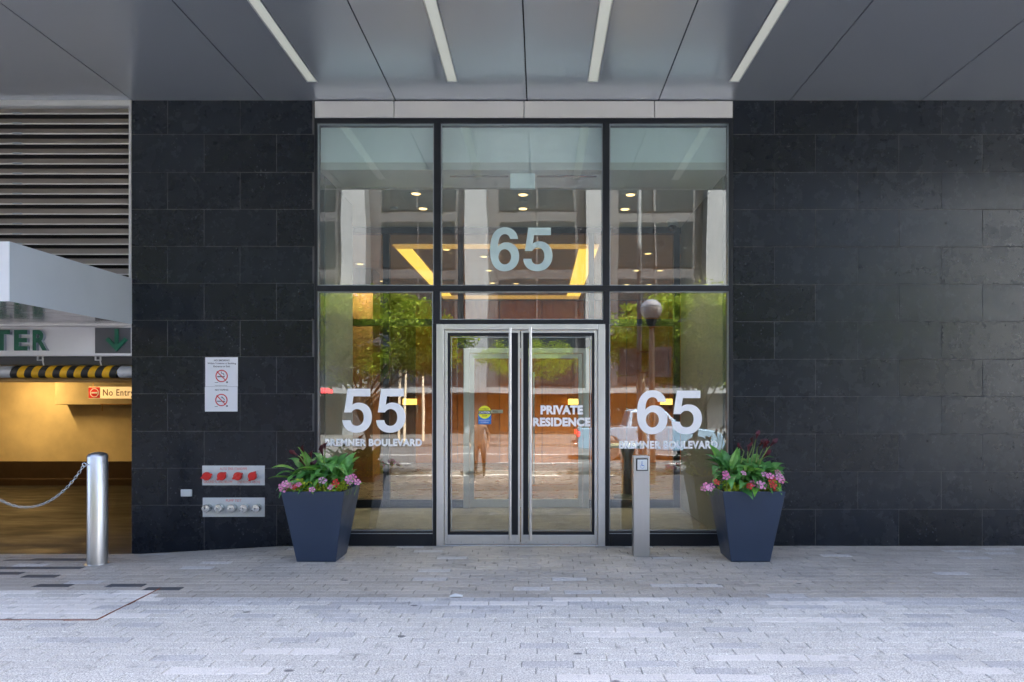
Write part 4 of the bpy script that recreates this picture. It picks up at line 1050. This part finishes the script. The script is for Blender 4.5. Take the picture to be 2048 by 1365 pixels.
planter('L', -2.134, -.556, 3, 'left of the doors below the number 55', [(608,905,-.3),(622,915,.1),(620,938,.5),(619,950,-.2),(650,900,.1),(646,912,-.2),(640,940,.9),(596,912,-1.2),(610,932,-.4),(608,948,.2)],
    [(563,973),(570,968),(567,978),(577,971),(583,972),(597,970),(624,980),(645,962),(662,975),(697,958),(706,955),(715,965),(700,963)], [(589,975),(672,967)],
    [(-.12, .02, 42, .16, .22), (.10, .0, 54, .19, .25), (.0, -.10, 20, .12, .14), (.18, -.05, 14, .12, .18)])
planter('R', 2.008, -.556, 5, 'right of the doors below the number 65', [(1505,888,-.2),(1512,879,.2),(1518,893,.5),(1526,898,.3),(1533,895,-.3),(1540,893,.7),(1484,899,-.9),(1496,903,.1),(1525,917,.6)],
    [(1411,972),(1418,977),(1408,978),(1422,974),(1451,948),(1453,955),(1487,947),(1530,950),(1540,953),(1519,970),(1527,972),(1555,945),(1559,955),(1562,960),(1506,967)], [(1433,965),(1500,973),(1546,972),(1548,984),(1544,960)],
    [(-.14, -.02, 56, .19, .24), (.06, -.02, 48, .18, .27), (.0, -.10, 18, .12, .14), (.17, -.04, 14, .14, .2)])

# ------------------------------------------------------------------ the street behind the camera (seen in the glass)
ZR = -.64
sheet(-120, 120, -25.0, -12.61, 4, 4, ZR, lambda x, y: 0).build('road', M['asphalt'], kind='structure')
mb = MB(); mb.box(-120, 120, -12.85, -12.6, ZR-.3, ZR+.12); mb.build('kerb', M['concrete'], kind='structure')
mb = MB(); mb.box(-120, 120, -36, -25, ZR-.3, ZR+.13); mb.build('far_pavement', M['far_walk'], kind='structure')
t = thing('road_markings', 'white painted lane lines on the road', 'road marking', (0, -18, ZR), kind='structure')
for k in range(-14, 15):
    mb = MB(); mb.box(k*6-1.5, k*6+1.5, -16.7, -16.55, ZR+.002, ZR+.006); mb.build('lane_dash', M['road_paint'], t)
mb = MB(); mb.box(-120, 120, -20.5, -20.35, ZR+.002, ZR+.006); mb.build('centre_line', M['road_paint'], t)
# opposite building
OY = -34.0
t = thing('opposite_building', 'dark glazed building with pale columns across the street', 'building', (-12, OY-8, ZR))
mb = MB(); mb.box(-62, 17, OY-18, OY-1.2, ZR, 21); mb.build('wall', M['cladding'], t)
colw = MB(); colw.box(-.72, .72, -.9, .2, ZR, 20.5); cme = colw.mesh('column', M['pale_stone'])
for k in range(-7, 4): share('column', cme, t, (-3.9+7.4*k, OY-.2, 0))
wme = MB().box(-2.3, 2.3, -.06, .0, 0, 2.9).mesh('window', M['far_glass']); mme = MB().box(-.06, .06, -.02, .1, 0, 2.9).mesh('window_bar', M['cladding'])
for k in range(-7, 3):
    for f in range(5):
        z = 2.6+f*3.6; w_ = share('window', wme, t, (-.2+7.4*k, OY-1.12, z))
        o = share('window_bar', mme, t, (-.2+7.4*k, OY-1.1, z))
mb = MB(); mb.box(-62, 17, OY-1.0, OY+1.4, 2.0, 2.32); mb.build('canopy', M['pale_stone'], t)
mb = MB(); mb.box(-62, 17, OY-1.19, OY-1.05, ZR+.1, 1.9); mb.build('shopfront', M['brick_red'], t)
mb = MB(); mb.box(-62, 17, OY-18, OY-.9, 21, 21.6); mb.build('parapet', M['pale_stone'], t)
t = thing('shop_sign', 'glowing red lettering strip on the building across the street', 'sign', (-13.3, OY+1.42, 2))
for k in range(11):
    if k == 3: continue
    mb = MB(); x = -14.0+k*.165
    mb.box(x, x+.11, OY+1.41, OY+1.46, 1.98, 2.28); mb.build('letter', M['red_led'], t)
# unseen white block, added so its reflection puts a glow on the right wall
t = thing('glow_block', 'white block added far down the street for the glow on the right wall', 'building', (56, -65, ZR))
mb = MB(); mb.box(41, 74, -80, -60, ZR, 25.5); mb.build('wall', M['glow_block_white'], t)
fme = MB().box(0, 31, -.06, .04, 0, 1.1).mesh('window_band', M['far_glass'])
for k in range(7): share('window_band', fme, t, (42, -59.98, 2+k*3.4))

# street trees
def tree(X, Y, Zb, seed, label, crown_c, rad, trunk_h, nleaf=5200):
    rr = random.Random(seed)
    t = thing('street_tree', label, 'tree', (X, Y, Zb), group='street trees reflected in the glass')
    mb = MB(); top = Vector((X+rr.uniform(-.2, .2), Y, Zb+trunk_h))
    mb.tube([(X, Y, Zb-.1), (X+.04, Y, Zb+trunk_h*.5), top], [.085, .07, .06], 12)
    cc = Vector((X, Y, crown_c)); tips = []
    for k in range(13):
        a = rr.uniform(0, 2*pi); e = rr.uniform(.1, .95); tip = cc+Vector((cos(a)*rad[0]*e, sin(a)*rad[1]*e, rr.uniform(-.3, .8)*rad[2]))
        midp = top.lerp(tip, .5)+Vector((0, 0, .12)); mb.tube([top-Vector((0, 0, rr.uniform(0, .5))), midp, tip], [.035, .02, .007], 6, False); tips += [tip, midp.lerp(tip, .4)]
    mb.build('trunk', M['bark'], t, smooth=True)
    cl = []
    for k in range(150):
        while True:
            v = Vector((rr.uniform(-1, 1), rr.uniform(-1, 1), rr.uniform(-1, 1)))
            if .25 < v.length < 1: break
        cl.append((cc+Vector((v.x*rad[0], v.y*rad[1], v.z*rad[2])), rr.uniform(.14, .36)))
    mb = MB()
    for k in range(nleaf):
        c_, r_ = rr.choice(cl); p = c_+Vector((rr.gauss(0, r_*.6), rr.gauss(0, r_*.6), rr.gauss(0, r_*.38)))
        d = Vector((rr.uniform(-1, 1), rr.uniform(-1, 1), rr.uniform(-.8, .3))).normalized(); u = d.orthogonal().normalized()*rr.uniform(.022, .040); L = rr.uniform(.08, .17)
        mb.add([p-u*.4, p+d*L*.5-u, p+d*L, p+d*L*.5+u], [(0,1,2,3)])
    mb.build('crown', M['leaf_tree'], t)
tree(-4.6, -11.0, gz(0, -11), 1, 'leafy street tree reflected in the left pane above the number 55', 3.25, (2.6, 1.6, 1.15), 2.1, 30000)
tree(4.0, -10.6, gz(0, -10.6), 2, 'leafy street tree reflected in the right pane above the number 65', 3.2, (2.5, 1.7, 1.2), 2.1, 30000)
tree(-10.8, -11.4, gz(0, -11), 4, 'leafy street tree farther left along the kerb', 3.6, (2.3, 1.6, 1.1), 2.3, 5000)
tree(9.8, -11.2, gz(0, -11), 8, 'leafy street tree farther right along the kerb', 3.6, (2.3, 1.6, 1.1), 2.3, 5000)
tree(-.6, -26.5, ZR+.13, 9, 'small tree on the far pavement in line with the doors', 3.6, (2.6, 1.5, 1.0), 2.4, 4500)

# street lamps
def lamp(label, X, Y, Zb, Zg, r=.25, signs=False):
    t = thing('street_lamp', label, 'street lamp', (X, Y, Zb), group='globe street lamps reflected in the glass')
    mb = MB(); mb.tube([(X, Y, Zb), (X, Y, Zg-r-.12)], [.075, .055], 14); mb.build('post', M['tan_metal'], t, smooth=40)
    mb = MB(); mb.lathe([(.06, Zg-r-.2), (.09, Zg-r-.1), (.14, Zg-r+.02), (.15, Zg-r+.05)], (X, Y, 0), n=20); mb.build('collar', M['black_metal'], t, smooth=40)
    mb = MB(); mb.lathe([(max(.004, r*sin(a*pi/14)), Zg-r*cos(a*pi/14)) for a in range(2, 9)], (X, Y, 0), n=28); mb.build('globe', M['globe'], t, smooth=True)
    mb = MB(); mb.lathe([(max(.004, r*1.005*sin(a*pi/16)), Zg-r*1.005*cos(a*pi/16)) for a in range(9, 17)], (X, Y, 0), n=28); mb.build('globe_cap', M['globe_cap'], t, smooth=True)
    mb = MB(); mb.lathe([(.06, Zg-r*.7), (.07, Zg-.05), (.05, Zg)], (X, Y, 0), n=16); mb.build('lamp_core', M['pale_stone'], t)
    return t
lamp('large globe street lamp reflected above the right number', 2.56, -8.35, gz(0, -8.35), 3.63, .25)
lamp('globe street lamp reflected left of the large one', 3.0, -17.2+4.7, gz(0, -12.5), 3.62, .19)
lamp('leftmost small globe street lamp reflected above the number 55', -7.1, -27, ZR+.13, 3.62, .24)
lamp('middle small globe street lamp reflected above the number 55', -6.7, -26.4, ZR+.13, 3.68, .24)
lamp('rightmost small globe street lamp reflected above the number 55', -5.9, -27.2, ZR+.13, 3.25, .24)
# utility pole with sign plates
X, Y = 2.33, -8.6
t = thing('sign_pole', 'tall steel pole carrying blank sign plates beside the large street lamp', 'pole', (X, Y, gz(0, -8.6)))
mb = MB(); mb.tube([(X, Y, gz(0, -8.6)), (X, Y, 7.2)], [.06, .05], 14); mb.build('pole', M['sign_back'], t, smooth=40)
for (x0, x1, z0, z1) in ((-.48, -.06, 2.15, 2.75), (.30, .72, 2.1, 2.78)):
    mb = MB(); mb.box(X+x0, X+x1, Y+.07, Y+.078, z0, z1); pl = mb.build('sign_plate', M['sign_back'], t, bevel=.0035)
    mb = MB(); mb.box(X+min(x0, 0), X+max(x1, 0), Y-.0, Y+.069, z1-.12, z1-.09); mb.box(X+min(x0, 0), X+max(x1, 0), Y-.0, Y+.069, z0+.09, z0+.12); mb.build('bracket', M['black_metal'], t)

# pickup truck
def truck():
    tx, ty = 1.4, -18.65
    t = thing('pickup_truck', 'pale blue pickup truck on the road reflected in the right glass', 'truck', (tx, ty, ZR))
    def q(x, y, z): return (tx+x, ty+y, ZR+z)
    hw = .95
    low = [(0, .55), (.06, 1.08), (.12, 1.16), (1.72, 1.18), (1.80, 1.22), (3.55, 1.22), (3.85, 1.20), (5.1, 1.08), (5.35, .95), (5.42, .60), (5.36, .42)]
    def arch(cx): return [(cx+.50*cos(a), .38+.50*sin(a)) for a in [pi*k/10 for k in range(11)]]
    lowp = low + arch(4.35) + arch(1.15) + [(.05, .42)]
    lowp = [(x+tx, z+ZR) for x, z in lowp]
    mb = MB(); mb.prism(lowp, ty-hw, ty+hw); mb.build('body', M['car_paint'], t, bevel=.03, seg=3)
    cabp = [(1.82, 1.20), (1.98, 1.78), (2.15, 1.84), (3.05, 1.84), (3.25, 1.79), (3.86, 1.21)]
    vs = [q(x, -hw+.06+(z-1.2)*.22, z) for x, z in cabp]+[q(x, hw-.06-(z-1.2)*.22, z) for x, z in cabp]; n = len(cabp)
    mb = MB(); mb.add(vs, [tuple(range(n)), tuple(range(2*n-1, n-1, -1))]+[(i, i+n, (i+1) % n+n, (i+1) % n) for i in range(n)]); mb.build('cab', M['car_paint'], t, bevel=.04, seg=3)
    for (w0, w1, w2, w3) in ((1.98, 2.06, 2.62, 2.62), (2.70, 2.70, 3.20, 3.60)):
        mb = MB(); 
        for s in (1, -1):
            yb_, yt_ = s*(hw-.06-.06*.22+.006), s*(hw-.06-.54*.22+.006)
            mb.quad(q(w0, yb_, 1.26), q(w1, yt_, 1.74), q(w2, yt_, 1.74), q(w3, yb_, 1.26))
        mb.build('side_window', M['car_glass'], t)
    mb = MB(); mb.quad(q(3.30, -.72, 1.765), q(3.30, .72, 1.765), q(3.86, .82, 1.24), q(3.86, -.82, 1.24)); mb.build('windscreen', M['car_glass'], t)
    mb = MB(); mb.box(tx+.2, tx+1.7, ty-.8, ty+.8, ZR+1.185, ZR+1.19); mb.build('bed_cover', M['black_metal'], t)
    for s in (1, -1):
        mb = MB(); mb.box(tx-.02, tx+.10, ty+s*hw-.09*(s > 0)-.01*(s > 0)+.0, ty+s*hw+.10*(s < 0)+.008*s, ZR+.86, ZR+1.04); mb.build('tail_lamp', M['tail'], t, bevel=.01)
        mb = MB(); mb.box(tx+2.85, tx+2.98, ty+s*(hw+.02), ty+s*(hw+.17), ZR+1.22, ZR+1.36); mb.build('mirror', M['car_paint'], t, bevel=.02)
        mb = MB(); mb.box(tx+2.1, tx+2.3, ty+s*(hw+.001), ty+s*(hw+.03), ZR+1.05, ZR+1.08); mb.build('door_handle', M['chrome'], t)
        for cx in (1.15, 4.35):
            mb = MB(); mb.lathe([(.25, -.12), (.37, -.12), (.385, -.09), (.385, .09), (.37, .12), (.25, .12)], q(cx, s*(hw-.13), .385), 'Y', 28); w = mb.build('wheel', M['tyre'], t, smooth=40)
            mb = MB(); mb.lathe([(.248, -.10), (.248, .10), (.2, .08 if s > 0 else .1), (.06, .06)], q(cx, s*(hw-.13), .385), 'Y', 20); mb.build('rim', M['chrome'], w, smooth=40)
    mb = MB(); mb.box(tx-.14, tx-.005, ty-.9, ty+.9, ZR+.45, ZR+.62); mb.build('rear_bumper', M['chrome'], t, bevel=.03)
    mb = MB(); mb.box(tx+5.40, tx+5.52, ty-.92, ty+.92, ZR+.42, ZR+.66); mb.build('front_bumper', M['black_metal'], t, bevel=.03)
truck()
# traffic barrels / posts by the kerb are left to the markings; a passer-by on the pavement
def person(X, Y, Z):
    v = {}; names = []
    def J(n, p, r): v[n] = len(names); names.append((Vector(p), r))
    J('pel', (0, 0, .95), (.15, .11)); J('spine', (0, 0, 1.15), (.145, .105)); J('chest', (0, 0, 1.36), (.17, .115)); J('neck', (0, .01, 1.52), (.055, .055)); J('head', (0, .02, 1.62), (.075, .088)); J('crown', (0, .015, 1.75), (.07, .08))
    ed = [('pel','spine'), ('spine','chest'), ('chest','neck'), ('neck','head'), ('head','crown')]
    for s, n in ((-1, 'l'), (1, 'r')):
        J('hip'+n, (s*.10, 0, .88), (.10, .10)); J('knee'+n, (s*.11, .03*s, .50), (.06, .06)); J('ank'+n, (s*.11, -.05*s, .10), (.042, .042)); J('toe'+n, (s*.125, .13-.05*s, .045), (.045, .03))
        J('sh'+n, (s*.20, 0, 1.43), (.062, .062)); J('elb'+n, (s*.27, -.03, 1.15), (.045, .045)); J('wri'+n, (s*.25, .10, .93), (.03, .03)); J('hand'+n, (s*.245, .14, .84), (.035, .025))
        ed += [('pel','hip'+n), ('hip'+n,'knee'+n), ('knee'+n,'ank'+n), ('ank'+n,'toe'+n), ('chest','sh'+n), ('sh'+n,'elb'+n), ('elb'+n,'wri'+n), ('wri'+n,'hand'+n)]
        for k in range(5):
            f = 'f%d%s' % (k, n); off = (k-2)*.015
            if k == 0: J(f, (s*.225, .175, .82), (.011, .011)); 
            else: J(f, (s*.245+off*.2, .15+off, .76+abs(off)*.4), (.009, .009))
            ed.append(('hand'+n, f))
    me = bpy.data.meshes.new('body'); me.from_pydata([p for p, r in names], [(v[a], v[b]) for a, b in ed], [])
    o = bpy.data.objects.new('tmp', me); C.objects.link(o)
    sk = o.modifiers.new('skin', 'SKIN'); sk.use_smooth_shade = True
    for i, (p, r) in enumerate(names): me.skin_vertices[0].data[i].radius = r
    me.skin_vertices[0].data[0].use_root = True
    o.modifiers.new('sub', 'SUBSURF').levels = 2; o.modifiers['sub'].render_levels = 2
    dg = bpy.context.evaluated_depsgraph_get(); m2 = bpy.data.meshes.new_from_object(o.evaluated_get(dg)); bpy.data.objects.remove(o)
    m2.materials.clear()
    for k in ('tan_cloth', 'trouser', 'skin', 'shoe'): m2.materials.append(M[k])
    for p in m2.polygons:
        c_ = p.center
        p.material_index = 2 if c_.z > 1.50 else (3 if c_.z < .09 else ((2 if (abs(c_.x) > .19 and c_.z < .93) else (1 if c_.z < .90 else 0))))
        p.use_smooth = True
    t = thing('person', 'person in tan jacket and brown cap standing on the pavement, reflected in the left door', 'person', (X, Y, Z), 0.0)
    b = bpy.data.objects.new('body', m2); C.objects.link(b); b.parent = t
    mb = MB(); mb.lathe([(.098, 1.70), (.10, 1.74), (.085, 1.80), (.04, 1.835), (.005, 1.84)], (0, .015, 0), n=20); mb.add([(-.08, .09, 1.705), (.08, .09, 1.705), (.06, .20, 1.69), (-.06, .20, 1.69), (-.08, .09, 1.717), (.08, .09, 1.717), (.06, .20, 1.70), (-.06, .20, 1.70)], [(0,1,2,3),(7,6,5,4),(0,4,5,1),(1,5,6,2),(2,6,7,3),(3,7,4,0)])
    mb.build('cap', M['cap_orange'], t, smooth=40, world=False)
    mb = MB()
    for s in (-1, 1): mb.lathe([(.004, .0), (.011, .004), (.011, .008), (.004, .012)], (s*.03, .095, 1.635), 'Y', 8)
    mb.build('eyes', M['shoe'], t, world=False)
    mb = MB(); mb.add([(-.014, .095, 1.595), (.014, .095, 1.595), (0, .125, 1.60), (0, .098, 1.645)], [(0,1,2), (1,3,2), (3,0,2), (0,3,1)]); mb.build('nose', M['skin'], t, world=False)
person(-1.72, -12.0, gz(-1.7, -12.0))
